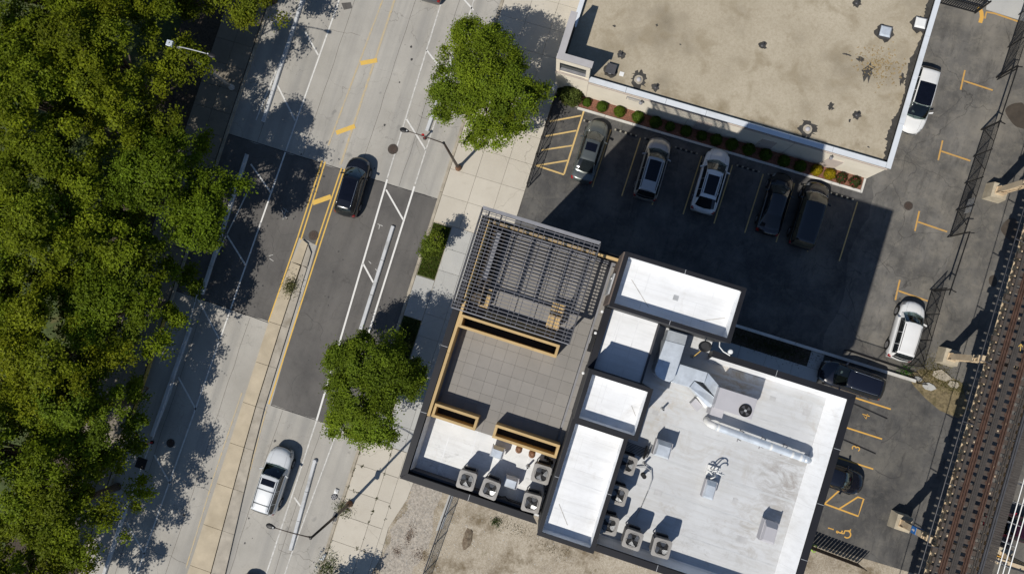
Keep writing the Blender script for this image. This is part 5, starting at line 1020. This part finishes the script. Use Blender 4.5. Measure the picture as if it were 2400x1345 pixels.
# park trees along the west side
park = [(-35.0,8.2,6.0,9.6,'broad yellow green park tree at the upper left, behind the street lamp'),(-38.5,4.0,6.6,10.2,'tall park tree at the far left edge, upper half'),(-28.9,1.0,5.6,7.9,'park tree overhanging the dark asphalt on the west lane'),(-34.6,-3.2,6.2,9.8,'park tree in the middle of the canopy, left of the dark asphalt'),
        (-29.6,-7.6,4.9,7.4,'park tree reaching over the walk at mid height'),(-39.0,-8.6,6.3,9.6,'park tree at the far left edge, lower middle'),(-33.6,-12.6,6.0,9.2,'golden tipped park tree at the left, lower middle'),(-29.8,-15.6,4.3,7.0,'small park tree over the shaded walk by the red marker post'),
        (-34.2,-20.5,6.0,9.0,'park tree at the lower left'),(-28.8,-22.3,4.9,7.4,'park tree hanging over the barriers at the bottom left'),(-29.2,18.4,4.9,7.2,'park tree at the top edge beside the western barriers'),(-37.5,16.5,6.5,10.0,'park tree in the top left corner'),(-44.0,12.0,6.5,10.0,'park tree at the far left edge near the top'),(-45.0,-1.0,6.3,9.6,'park tree hidden behind the far left canopy'),
        (-31.0,-29.0,5.5,8.4,'park tree below the bottom left corner')]
for i, (x, y, r, zc, lab) in enumerate(park):
    g = np.random.default_rng(100+i); lobes = [(0,0,zc,r*.62,r*.45)]
    lobes = [(0,0,zc+.3,r*.3,r*.22)]
    for k in range(30):
        a = 2.39996*k+g.uniform(-.3,.3); q = sqrt((k+.6)/30); d = r*.86*q*g.uniform(.92,1.08); s_ = r*g.uniform(.12,.28); lobes.append((d*cos(a), d*sin(a), zc+.8-3.4*q*q+g.uniform(-1.3,.9), s_, s_*.85))
    tree('park_tree', lab, x, y, lobes, zc*.42, .26, int(420*(r/6)**2), 120, .175, ((.128,.162,.010),(.125,.165,.01),(.10,.15,.010),(.125,.165,.01),(.105,.152,.010),(.115,.16,.01),(.132,.165,.010),(.10,.15,.012),(.11,.155,.01),(.12,.16,.01),(.12,.15,.012),(.12,.16,.01),(.12,.16,.01),(.13,.165,.01),(.13,.16,.01))[i], (.4,.3,.15,.35,.2,.3,.6,.3,.3,.2,.35,.4,.3,.3,.3)[i], 200+i, 'park trees along the west walk', .48)
# clipped shrubs in the bed
def shrub(name, label, x, y, z, rx, rz, n, size, base, yellow, seed, group, flowers=0):
    g = np.random.default_rng(seed); d = g.normal(size=(n,3)); d /= np.linalg.norm(d, axis=1, keepdims=True); d[:,2] = np.abs(d[:,2])*1.0-.12
    lump = 1+.09*np.sin(d[:,0]*7+seed)*np.cos(d[:,1]*6); rad = (g.uniform(.78,1.02,n)*lump)[:,None]; pts = d*rad*np.array([rx,rx,rz])+np.array([0,0,rz*.35])
    colr = np.array(base)[None]*g.uniform(.6,1.35,(n,1))*(1+yellow*np.array([.9,.4,-.2])[None])
    if flowers: k = g.random(n) < flowers; colr[k] = np.array([.36,.02,.06])
    o = empty(name, (x, y, z), 0, label, 'shrub', group); inst('foliage', leaf_mesh('foliage', pts, d+g.normal(size=(n,3))*.35, g.uniform(.6,1.3,n)*size, colr), o)
    m = MB(); m.lathe((0,0,0), [(.06,-.05),(.05,rz*.4)], 8)
    for k in range(6): m.tube([(0,0,rz*.2),(rx*.5*cos(k),rx*.5*sin(k),rz*.7)], .015, 5, False)
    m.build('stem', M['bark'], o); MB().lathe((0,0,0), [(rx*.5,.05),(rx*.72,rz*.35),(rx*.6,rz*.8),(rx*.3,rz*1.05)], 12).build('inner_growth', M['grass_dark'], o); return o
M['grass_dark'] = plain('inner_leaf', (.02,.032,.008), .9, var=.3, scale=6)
hx_ = [(1377,234,.33),(1413,243,.42),(1454,254,.44),(1497,270,.46),(1538,284,.46),(1573,293,.36),(1610,305,.42),(1647,315,.38),(1680,326,.44),(1717,337,.46),(1757,349,.46),(1797,361,.46),(1840,376,.44),(1878,388,.44)]
for i, (px, py, r) in enumerate(hx_):
    p = P(px, py, .55); shrub('round_shrub', f'clipped round green shrub, {ORD[i]} from the west along the cream wall', p.x, min(p.y,17.50), .1, r*1.08, r*1.3, 1700, .09, (.065,.115,.014) if i != 2 else (.09,.14,.014), .15, 300+i, 'clipped shrubs in the planting bed')
for i, (px, py, w_) in enumerate([(1915,401,'western'),(1946,410,'eastern')]): p = P(px, py, .5); shrub('yellow_shrub', f'bright yellow round shrub, {w_} of the pair by the cream wall', p.x, 17.42, .1, .46, .55, 1500, .085, (.20,.19,.012), .6, 330+i, 'yellow shrubs')
for i, (px, py, w_) in enumerate([(1972,421,'nearer the yellow shrubs'),(2004,430,'at the east end of the bed')]): p = P(px, py, .4); shrub('rose_bush', f'dark rose bush with red blooms {w_}', p.x, 17.38, .1, .46, .5, 700, .1, (.038,.055,.018), .3, 340+i, 'rose bushes', .10)
p = P(1340,218,1.0); shrub('corner_bush', 'loose light green bush at the corner of the cream building', p.x, p.y, .05, .95, 1.3, 2600, .15, (.075,.11,.03), .3, 350, None); 
p = P(1318,212,.5); shrub('corner_shrub', 'small dark shrub in the corner behind the iron fence', p.x, p.y-.1, .05, .5, .6, 700, .12, (.035,.055,.018), .1, 351, None)
def weeds(name, label, x, y, z, rx, ry, n, base, seed, h=.25, size=.12):
    g = np.random.default_rng(seed); pts = np.stack([g.normal(0,rx,n), g.normal(0,ry,n), np.abs(g.normal(0,h*.5,n))+.02], 1); nr = g.normal(size=(n,3))*.8+np.array([[0,0,.7]])
    o = inst(name, leaf_mesh(name, pts, nr, g.uniform(.5,1.3,n)*size, np.array(base)[None]*g.uniform(.5,1.4,(n,1)), .4)); o.location = (x, y, z); return tag(o, label, 'weeds', kind='stuff')
weeds('weed_clump', 'clump of weeds growing through the broken median', *PX(682,672), .08, .3, .38, 800, (.10,.11,.03), 1, .3)
weeds('weed_clump', 'weeds around the lower street lamp base', *PX(806,1190), .1, .34, .3, 500, (.09,.11,.03), 2, .3)
weeds('weed_clump', 'leafy weeds and litter at the bottom of the sidewalk', *PX(768,1335), .08, .45, .7, 1300, (.075,.11,.028), 3, .35)
weeds('weed_clump', 'green weed tuft at the foot of the iron fence corner', *PX(2118,868), .07, .25, .22, 300, (.06,.15,.025), 4, .3)
weeds('weed_clump', 'green weed in the gravel lot beside the dark wall', *PX(1163,1222), .06, .22, .2, 260, (.07,.10,.03), 5, .2)
weeds('weed_clump', 'dry weeds on the rubble verge under the column', *PX(2185,865), .07, .7, .6, 1500, (.16,.14,.05), 6, .12, .09)
weeds('weed_clump', 'dry grass along the rubble verge edge', *PX(2235,905), .07, .8, .25, 900, (.13,.13,.04), 7, .15, .09)
def turf(name, label, x0, x1, y0, y1, z, n, base, seed, dry=.2):
    g = np.random.default_rng(seed); pts = np.stack([g.uniform(x0,x1,n), g.uniform(y0,y1,n), np.full(n,z)+g.uniform(0,.06,n)], 1); k = g.random(n) < dry; c = np.array(base)[None]*g.uniform(.5,1.5,(n,1)); c[k] = np.array([.17,.13,.05])*g.uniform(.6,1.2,(k.sum(),1))
    nr = g.normal(size=(n,3))*.9+np.array([[0,0,.35]]); return tag(inst(name, leaf_mesh(name, pts, nr, g.uniform(.5,1.2,n)*.13, c, .3)), label, 'grass', kind='stuff')
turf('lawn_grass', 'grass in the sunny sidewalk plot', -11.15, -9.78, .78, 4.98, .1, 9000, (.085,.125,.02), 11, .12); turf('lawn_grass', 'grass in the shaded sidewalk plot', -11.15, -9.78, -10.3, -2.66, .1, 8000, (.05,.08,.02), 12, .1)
# sprigs in the slab joints, one growth nobody could count
g = np.random.default_rng(40); pts = []
for k in range(46):
    y = g.choice(np.arange(-12.62,-36,-2.03)) if g.random() < .5 else g.uniform(-30,-12.6); x = g.uniform(-11.1,-7.8) if y in np.arange(-12.62,-36,-2.03) else g.choice([-11.2,-8.85,-7.72],p=[.55,.3,.15]); m = int(g.integers(4,26)); pts.append(np.stack([g.normal(x,.05,m),g.normal(y,.07,m),np.full(m,.13)],1))
pts = np.concatenate(pts); tag(inst('joint_weeds', leaf_mesh('joint_weeds', pts, g.normal(size=(len(pts),3))*.6+np.array([[0,0,.8]]), g.uniform(.05,.12,len(pts)), np.array([.07,.075,.025])[None]*g.uniform(.5,1.3,(len(pts),1)))), 'weeds sprouting from the sidewalk joints', 'weeds', kind='stuff')
# stones of the vacant lot
g = np.random.default_rng(41); m = MB()
for k in range(2600):
    x, y = g.uniform(-7.5,20), g.uniform(-27,-9.8)
    if g.random() < .4: x, y = g.normal(-5,1.6), g.normal(-18,3)
    if x < -7.6 or y > -9.8: continue
    s = g.uniform(.015,.06); a = g.uniform(0,6.3); q = [(x+s*cos(a+t)*g.uniform(.6,1.2), y+s*sin(a+t)*g.uniform(.6,1.2)) for t in (0,1.6,3.1,4.7)]; m.add([(*p,.045) for p in q]+[(x,y,.045+s*.8)], [(0,1,4),(1,2,4),(2,3,4),(3,0,4)])
tag(m.build('loose_stones', M['kerb_white']), 'loose pale stones scattered over the vacant lot', 'stones', kind='stuff')
for i, (px, py, rx, ry, lab) in enumerate([(1096,1262,.35,.85,'low mound of dark dirt in the gravel lot')]):
    p = P(px, py); g = np.random.default_rng(60+i); mm = MB(); K = 14; R_ = 6; mm.v.append((0,0,.22 if i == 0 else .06))
    for r in range(1,R_+1):
        for k in range(K): a = 2*pi*k/K; f = r/R_*(1+.10*g.normal()*(r/R_)); mm.v.append((rx*f*cos(a), ry*f*sin(a), (.16 if i == 0 else .06)*(1-(r/R_)**1.3)+g.uniform(-.01,.012)))
    for k in range(K): mm.f.append((0,1+k,1+(k+1)%K))
    for r in range(R_-1):
        for k in range(K): mm.f.append((1+r*K+k,1+(r+1)*K+k,1+(r+1)*K+(k+1)%K,1+r*K+(k+1)%K))
    tag(mm.build('dirt_mound', M.setdefault('dirt', plain('dark_dirt', (.15,.115,.08), .95, var=.5, scale=9, bump=.9, dirt=(.30,.26,.19))), smooth=True, loc=(p.x,p.y,.05)), lab, 'dirt mound')

for i, (px, py, rx, ry, n, lab) in enumerate([(960,1255,.16,.42,420,'reddish dead leaves in a strip beside the sidewalk'),(930,1290,.2,.2,220,'small scatter of dead leaves on the grey gravel'),(985,1300,.35,.3,340,'scatter of dead leaves by the wire fence'),(1210,1235,.8,.35,500,'dry brown weeds along the foot of the dark wall'),(1300,1285,.9,.3,420,'dry brown weeds near the corner of the long white box')]):
    weeds('dead_leaves', lab, *PX(px, py), .05, rx, ry, n, (.15,.075,.045) if i < 3 else (.11,.09,.04), 80+i, .04, .07)

# ------------------------------------------------------------------ street lamps
def lamp(label, bx, by, h, hx, mat='lamp_brown', banner=None, cobra=True, az=pi, cap=False):
    o = empty('street_lamp', (bx, by, .1), 0, label, 'street lamp', 'street lamps'); L = abs(hx-bx)
    MB().lathe((0,0,0), [(.26,0),(.24,.18),(.15,.5),(.13,.6)], 16).build('base', M['copper'] if mat == 'lamp_brown' else M[mat], o)
    MB().tube([(0,0,.4),(0,0,h*.5),(0,0,h)], [.12,.095,.075], 14).build('pole', M[mat], o, smooth=True)
    dx, dy = cos(az), sin(az); q = [(dx*L*t, dy*L*t, h-.15+.42*sin(t*pi*.55)) for t in np.linspace(0,.9,10)]
    MB().tube(q, [.045-.014*k/9 for k in range(10)], 8).build('arm', M[mat], o, smooth=True); MB().tube([(0,0,h-.5),(dx*.35,dy*.35,h-.02)], .02, 6).build('brace', M[mat], o)
    hd = MB(); e = q[-1]; n = 12
    for i, (t, w_, zz) in enumerate([(0,.05,.0),(.1,.10,.05),(.3,.17,.06),(.5,.17,.05),(.62,.1,.02),(.66,.03,.0)]): hd.v += [(e[0]+dx*t-dy*w_*cos(2*pi*k/n), e[1]+dy*t+dx*w_*cos(2*pi*k/n), e[2]+zz*(1 if sin(2*pi*k/n) > 0 else .5)*abs(sin(2*pi*k/n))*(1 if sin(2*pi*k/n) > 0 else -1)) for k in range(n)]
    hd.f += [(i*n+k,(i+1)*n+k,(i+1)*n+(k+1)%n,i*n+(k+1)%n) for i in range(5) for k in range(n)]; hd.build('lamp_head', M['black'], o, smooth=True)
    MB().lathe((e[0]+dx*.14,e[1]+dy*.14,e[2]+.05), [(.045,0),(.05,.02),(.045,.06)], 10).build('photocell', M['lamp_lens'], o)
    MB().lathe((e[0]+dx*.42,e[1]+dy*.42,e[2]-.05), [(.12,0),(.10,-.03)][::-1], 14).build('lens', M['lamp_lens'], o)
    MB().lathe((0,0,h), [(.09,-.1),(.1,0),(.06,.05)], 12).build('pole_cap', M['black'], o)
    if banner:
        for z in banner: MB().box(-.02,.02,-.45,.45,z,z+.05).build('banner_arm', M['black'], o); MB().box(-.16,.16,-.3,.3,z-.22,z-.02).build('sign_box', M['steel_dark'], o)
    return o
lamp('tall brown street lamp with a red brown base near the cream sidewalk', -10.62, 9.68, 7.7, -13.33)
lamp('tall brown street lamp beside the sidewalk at the bottom', -10.72, -17.69, 9.0, -13.3, banner=(3.9,))
l3 = lamp('grey street lamp among the park trees at the upper left', -30.2, 10.62, 8.6, -27.5, 'galv_dull', az=0.0); MB().box(-.62,-.18,-.2,.2,8.55,8.75).build('camera_box', M['galv'], l3, bevel=.02); MB().bar((-.3,0,8.5),(0,0,8.4),.06,.06).build('camera_bracket', M['black'], l3)

# ------------------------------------------------------------------ litter
p = P(786,1157); o = empty('litter_pile', (p.x,p.y,.0), .4, 'broken white bin lid and dark wheel hub in the gutter', 'litter')
MB().lathe((-.1,-.2,.02), [(.24,0),(.24,.05),(.19,.08),(.16,.05)], 18).build('wheel_cover', M['steel_dark'], o)
for k in range(7): a = 2*pi*k/7; MB().bar((-.1+.05*cos(a),-.2+.05*sin(a),.1),(-.1+.24*cos(a),-.2+.24*sin(a),.1),.06,.02).build('spoke', M['steel'], o)
MB().add([(-.12,.05,.1),(.2,.0,.05),(.32,.3,.08),(.05,.42,.12),(.1,.2,.2)], [(0,1,4),(1,2,4),(2,3,4),(3,0,4)]).build('torn_bag', M['white_paint'], o)
p = P(755,1312); o = empty('litter_pile', (p.x,p.y,.12), 0, 'crumpled white paper among weeds at the bottom', 'litter')
g = random.Random(3)
for k in range(9):
    x, y, s = g.gauss(0,.2), g.gauss(0,.4), g.uniform(.08,.2); MB().add([(x,y,.1),(x+s,y+g.gauss(0,.05),.15),(x+s*.8,y+s,.1),(x-.03,y+s*.8,.2),(x+s*.4,y+s*.4,.24)], [(0,1,4),(1,2,4),(2,3,4),(3,0,4)]).build('paper', M['white_paint'], o)
for i, (px, py, s) in enumerate([(2175,905,.5),(2150,888,.35),(2205,880,.7),(2232,900,.5)]):
    p = P(px, py); g = random.Random(i); q = [(s*(.7+.5*g.random())*cos(a), s*.6*(.7+.5*g.random())*sin(a)) for a in np.linspace(0,5.3,7)]
    tag(MB().prism(q, 0, .1).build('concrete_chunk', M['slab_new' if i < 2 else 'kerb'], loc=(p.x,p.y,.06)), f'broken concrete slab piece on the rubble verge, {ORD[i]} from the west', 'rubble', 'broken slabs')

# ------------------------------------------------------------------ fences
def fence_run(name, label, a, b, h, post=1.9, picket=.105, z=.05, braces=(), cat='fence', mat='black', group=None, rails=(.15,.97), th=.014, spear=False, lattice=False, postw=.06):
    A, B = Vector((*a,z)), Vector((*b,z)); L = (B-A).length; d = (B-A)/L; o = empty(name, A, atan2(d.y,d.x), label, cat, group); n = max(1, round(L/post))
    for k in range(n+1): MB().box(k*L/n-postw/2,k*L/n+postw/2,-postw/2,postw/2,0,h+.05).build('post', M[mat], o)
    for r in rails: MB().bar((0,0,h*r),(L,0,h*r), .035, .04).build('rail', M[mat], o)
    if lattice:
        m = MB(); s = .14; k = -h/1.0
        while k < L:
            for sg in (1,-1):
                x0, x1 = k, k+h*.82; pts = []
                if sg < 0: x0, x1 = k+h*.82, k
                t0 = 0; p0 = Vector((x0,0,h*.15)); p1 = Vector((x1,0,h*.97)); lo, hi = sorted((x0,x1))
                if hi <= 0 or lo >= L: continue
                def clip(p, q):
                    for lim, s_ in ((0,1),(L,-1)):
                        if (p.x-lim)*s_ < 0: p = p+(q-p)*((lim-p.x)/(q.x-p.x))
                    return p
                m.bar(clip(p0,p1), clip(p1,p0), th, th)
            k += s
        tag(m.build('wire_mesh', M[mat], o), kind='stuff')
    else:
        m = int(L/picket); me = MB().bar((0,0,h*.06),(0,0,h*(1.0 if not spear else 1.08)), th, th).mesh('picket', M[mat])
        if m <= 110:
            for k in range(1, m): inst('picket', me, o, (k*L/m,0,0))
        else:
            q = MB()
            for k in range(1, m): q.bar((k*L/m,0,h*.06),(k*L/m,0,h),th,th)
            tag(q.build('picket_row', M[mat], o), kind='stuff')
    for x0, x1 in braces: MB().bar((x0,.03,h*.1),(x1,.03,h*.95), .04, .04).build('brace', M[mat], o)
    return o
fence_run('iron_fence', 'black ornamental iron fence with a tracery shadow on the lot hatching', (-4.95,9.8), (-4.95,17.3), 1.75, 2.5, .12, braces=((.2,1.2),(1.4,2.4),(2.6,3.8),(3.9,5.0),(5.2,6.2)))
tag(MB().box(-.17,.17,-.25,.25,1.2,1.9).build('utility_box', M['galv_dull'], loc=(-5.1,17.35,.1)), 'small grey box on the end of the iron fence', 'box')
fence_run('sliding_gate', 'black sliding gate at the upper right corner of the lot', (26.75,28.05), (27.0,36.0), 2.3, 2.6, braces=((0,2.4),(2.7,5)), lattice=True, th=.01)
fence_run('sliding_gate', 'long black sliding gate in the middle of the east fence', (26.7,24.0), (26.48,15.4), 2.3, 2.2, braces=((0,1.5),(2.2,3.7),(4.3,5.8),(6.5,8.0)), lattice=True, th=.01)
fence_run('iron_fence', 'black iron fence panel beside the small white SUV', (26.33,11.2), (26.36,5.3), 2.3, 2.0, braces=((.1,1.8),(2.0,3.8),(4.0,5.6)), lattice=True, th=.01)
fence_run('iron_fence', 'black picket fence between the small white SUV and the low wall', (21.6,4.95), (26.4,4.85), 1.5, 2.3, .12, th=.022)
fence_run('iron_fence', 'short black picket fence end at the rubble verge', (26.4,4.85), (27.3,4.2), 1.5, 1.0, .1)
for y0, y1, lab in ((28.0,24.0,'northern'),(15.3,11.2,'southern')):
    o = empty('gate_track', (26.75,y0,.05), 0, f'pair of black overhead gate rails across the {lab} opening', 'gate rail', 'gate rails'); 
    for x, z in ((.0,2.35),(.12,2.1)): MB().bar((x,.3,z),(x-.15,y1-y0-.4,z), .06, .07).build('rail', M['black'], o)
    MB().bar((-.1,.2,0),(-.1,.2,2.4),.08,.08).build('post', M['black'], o); MB().bar((-.1,.2,2.3),(.35,.3,2.3),.06,.06).build('bracket', M['black'], o); MB().bar((-.2,y1-y0,2.3),(.3,y1-y0-.1,2.3),.06,.06).build('bracket', M['black'], o); MB().bar((-.1,y1-y0,0),(-.1,y1-y0,2.4),.08,.08).build('post', M['black'], o)
p = P(2275,460,1.4); o = empty('gate_sign', (26.62,17.6,.05), 0, 'white slatted sign hanging on the middle gate', 'sign')
for k in range(7): MB().box(-.03,-.01,-.5+k*.16,-.37+k*.16,1.2,2.0).build('slat', M['white_paint'], o)
o = empty('roller_gate', (21.6,32.6,.05), 0, 'heavy black slatted gate at the top beside the tan roof', 'gate')
for k in range(26): MB().bar((-2.2+k*.17,0,.1),(-2.2+k*.17,0,1.9), .05, .03).build('slat', M['black'], o)
for z in (.12,1.0,1.88): MB().bar((-2.3,0,z),(2.2,0,z), .06, .08).build('rail', M['black'], o)
for x in (-2.3,2.2): MB().bar((x,0,0),(x,0,2.0), .1, .1).build('post', M['black'], o)
fence_run('chain_fence', 'dark wire fence running down the gravel lot', (-3.2,-9.6), (-3.85,-27.5), 1.7, 2.3, braces=(), lattice=True, th=.008, postw=.05, mat='steel_dark')
struct(MB().prism([(-3.6,-14.6),(-3.25,-14.6),(-3.3,-17.2),(-3.75,-17.6)], -.1, .085).build('fence_footing', M['slab_new']))
o = fence_run('slat_fence', 'black slatted fence at the south end of the rear lot', (20.5,-9.62), (26.85,-9.9), 1.5, 6.35, 20, th=.01, rails=(.2,.85))
M['slat_brown'] = plain('dark_brown_slat', (.05,.032,.022), .6, var=.3)
sm_ = MB().box(-.095,.095,.02,.05,.08,1.5).mesh('slat', M['slat_brown'])
for k in range(25): inst('slat', sm_, o, (.12+k*.252,0,0))
tag(MB().tube([(.2*cos(t)*(1-.02*t), .25*sin(t), .05+.012*t) for t in np.linspace(0,12,40)], .022, 6).build('garden_hose', plain('lime_plastic', (.34,.62,.03), .5), loc=(*PX(1906,1283),.06)), 'loop of lime green hose by the slatted fence', 'hose')
struct(MB().box(13.2,27.1,4.18,4.4,0,.32).build('low_wall', M['kerb_white'])); struct(MB().prism([(8.0,1.3),(20.3,1.3),(20.3,4.18),(8.0,4.18)], -.1, .09).build('side_walk', M['soil']))
for i in range(6): MB().box(8.05+i*2.04,8.05+(i+1)*2.04-.02,1.35,2.92,.09,.12).build('slab', M['slab_new'], bpy.data.objects['side_walk'])
MB().box(19.28,20.28,2.94,4.17,.09,.122).build('slab', M['slab_new'], bpy.data.objects['side_walk'])
weeds('ground_cover', 'sparse dark planting in the shaded bed behind the dark building', 16.3, 3.55, .1, 1.7, .32, 1800, (.045,.055,.025), 70, .25, .12)

# ------------------------------------------------------------------ elevated railway
er = empty('elevated_railway', (30,5,0), 0, 'elevated rail line on cream steel columns with timber ties', 'railway'); er.location = (0,0,0)
Y0, Y1 = -24.0, 36.0; ZT = 6.2
for x in (28.66, 31.6): 
    MB().box(x-.012,x+.012,Y0,Y1,5.3,5.82).build('girder', M['cream_steel'], er); MB().box(x-.11,x+.11,Y0,Y1,5.82,5.86).build('girder', M['cream_steel'], er); MB().box(x-.08,x+.08,Y0,Y1,5.26,5.3).build('girder', M['cream_steel'], er)
st = MB().box(-.14,-.013,-.015,.015,5.3,5.82).mesh('stiffener', M['cream_steel'])
for y in np.arange(Y0+.3, Y1, 1.25): inst('stiffener', st, er, (28.66,y,0))
tie = MB().box(-1.95,1.45,-.16,.16,0,.22).mesh('tie', M['tie']); tie_l = MB().box(-2.1,1.7,-.16,.16,0,.22).mesh('tie', M['tie'])
k = 0
for y in np.arange(Y0+.2, Y1, .58): 
    inst('tie', tie_l if k % 5 == 0 else tie, er, (30.32+random.uniform(-.04,.04), y, 5.87), (1,1,1), random.uniform(-.01,.01)); k += 1
for x, w_, mt in ((28.62,.16,'plank'),(28.95,.05,'rust'),(29.62,.10,'plank'),(29.75,.12,'plank'),(29.88,.12,'plank'),(30.95,.1,'plank'),(31.1,.1,'plank')): MB().box(x-w_/2,x+w_/2,Y0,Y1,6.1,6.16).build('guard_timber', M[mt], er)
def rail(x):
    m = MB(); m.box(x-.06,x+.06,Y0,Y1,6.1,6.12); m.box(x-.01,x+.01,Y0,Y1,6.12,6.2); m.box(x-.033,x+.033,Y0,Y1,6.2,6.24); return m.build('rail', M['rust'], er)
for x in (29.05, 29.22, 30.52, 30.35): rail(x)
UPL = MB().box(-.07,.07,-.11,.11,0,.03).mesh('tie_plate', M['rust'])
sp = MB(); spw = MB()
for y in np.arange(Y0+.2, Y1, .58):
    for x in (29.13, 30.43): sp.box(x-.22,x+.22,y-.09,y+.09,6.092,6.105)
    if random.random() < .3: x = random.choice((29.42,30.1,30.43,30.7,28.85)); spw.box(x-.04,x+.04,y-.05-random.random()*.05,y+.05,6.1,6.125)
tag(sp.build('tie_plates', M['rust'], er), kind='stuff'); tag(spw.build('new_tie_blocks', M['cream_steel'], er), kind='stuff')
for x in (31.28, 31.42): MB().box(x-.04,x+.04,Y0,Y1,6.24,6.34).build('contact_rail_cover', M['steel_dark'], er)
wk = MB()
for y in np.arange(Y0, Y1, .16): wk.box(31.55,32.15+random.uniform(-.01,.01),y,y+.145,6.12,6.17+random.uniform(0,.012))
tag(wk.build('walkway_planks', M['plank'], er), kind='stuff')
for y in np.arange(Y0, Y1, 1.3): MB().bar((30.9,y,5.98),(33.0,y,5.98), .1, .16).build('walkway_bearer', M['steel_dark'], er)
for x, z in ((32.3,7.4),(32.3,6.92),(32.3,6.44)): MB().tube([(x,Y0,z),(x,Y1,z)], .03, 8).build('hand_rail', M['white_paint'], er, smooth=True)
for y in np.arange(Y0+.6, Y1, 1.35): MB().tube([(32.3,y,7.4),(32.3,y,6.0)], .02, 6).build('rail_post', M['white_paint'], er)
MB().tube([(27.6,Y0,6.45),(27.6,Y1,6.45)], .03, 8).build('cable_trough', M['steel_dark'], er, smooth=True)
for y in np.arange(Y0+1, Y1, 4.2): MB().bar((27.6,y,6.4),(28.9,y,6.0), .05, .05).build('trough_bracket', M['steel_dark'], er)
for i, y in enumerate((-18.5,-5.95,6.7,19.55,32.3)):
    for cx in (28.72, 36.0):
        MB().add([(cx-.62,y-.62,0),(cx+.62,y-.62,0),(cx+.62,y+.62,0),(cx-.62,y+.62,0),(cx-.55,y-.55,1.0),(cx+.55,y-.55,1.0),(cx+.55,y+.55,1.0),(cx-.55,y+.55,1.0)], [(0,1,5,4),(1,2,6,5),(2,3,7,6),(3,0,4,7),(4,5,6,7)]).build('pedestal', M['pedestal'], er)
        m = MB(); m.box(cx-.24,cx-.20,y-.22,y+.22,1.0,5.4); m.box(cx+.20,cx+.24,y-.22,y+.22,1.0,5.4); m.box(cx-.2,cx+.2,y-.02,y+.02,1.0,5.4); m.build('column', M['cream_steel'], er)
        m = MB()
        for z in np.arange(1.2,5.2,.45): m.bar((cx-.2,y+.2,z),(cx+.2,y+.2,z+.42),.05,.02); m.bar((cx-.2,y-.2,z),(cx+.2,y-.2,z+.42),.05,.02)
        m.build('lacing', M['cream_steel'], er); m = MB()
        for s1 in (-1,1): m.prism([(cx-.3,y+s1*.24-.015),(cx+.3,y+s1*.24-.015),(cx+.3,y+s1*.24+.015),(cx-.3,y+s1*.24+.015)],1.0,1.5)
        m.box(cx-.34,cx+.34,y-.3,y+.3,1.0,1.05); m.build('base_plate', M['cream_steel'], er)
        MB().add([(cx-.25,y-.2,4.4),(cx+.25,y-.2,4.4),(cx+.25,y+.2,4.4),(cx-.25,y+.2,4.4),(cx-.45,y-.2,5.4),(cx+.9,y-.2,5.4),(cx+.9,y+.2,5.4),(cx-.45,y+.2,5.4)], [(0,1,5,4),(1,2,6,5),(2,3,7,6),(3,0,4,7),(4,5,6,7)]).build('bracket', M['cream_steel'], er)
    MB().box(28.3,36.4,y-.2,y+.2,4.9,4.94).build('cross_girder', M['cream_steel'], er); m = MB(); m.box(28.3,36.4,y-.02,y+.02,4.3,4.9); m.box(28.3,36.4,y-.2,y+.2,4.26,4.3); m.build('cross_girder', M['cream_steel'], er)
o = empty('column_sign', (28.72,-5.95,2.9), 0, 'blue band with a white arrow on the lower column', 'sign'); MB().box(-.27,.27,-.25,.25,-.3,.3).build('band', M['blue'], o); m = MB(); m.box(-.275,-.271,-.05,.05,-.2,.05); m.add([(-.276,-.13,.03),(-.276,.13,.03),(-.276,0,.2)], [(0,2,1)]); m.build('arrow', M['white_paint'], o)
m = MB(); m.box(-.05,.05,-.275,-.271,-.2,.05); m.add([(-.13,-.276,.03),(.13,-.276,.03),(0,-.276,.2)], [(0,1,2)]); m.build('arrow', M['white_paint'], o)
MB().stroke([PX(2391,822,6.17),PX(2393,806,6.17)], .05, 6.178).build('tie_mark', M['line_y'], er); MB().stroke([PX(2387,812,6.17),PX(2393,806,6.17),PX(2397,813,6.17)], .05, 6.179).build('tie_mark', M['line_y'], er)
# what stands on the dark ground beyond the track
o = empty('bay_kerb', (0,0,0), 0, 'cream steel platform edge at the bottom right corner', 'platform'); MB().box(33.0,40,-8.5,-6.6,5.6,5.75).build('deck_plate', M['cream_steel'], o); 
for k in range(6): MB().bar((33.2+k*1.1,-8.5,5.8),(33.2+k*1.1,-6.6,5.8), .08, .1).build('stiffener', M['cream_steel'], o)
tag(MB().box(-.3,.3,-.25,.25,0,1.1).build('utility_cabinet', M['line_y_deep'], loc=(*PX(2343,1311,1.1),.05), bevel=.02), 'small yellow cabinet under the walkway at the bottom right', 'cabinet')

# put each large thing's origin at its base
for o, base in ((bb, (7.2,32,0)), (mb, (4.9,-2.6,0)), (du, (6.5,0,19.5)), (er, (30.2,6,0))):
    o.location = base
    for c in o.children: c.location = Vector(c.location) - Vector(base)
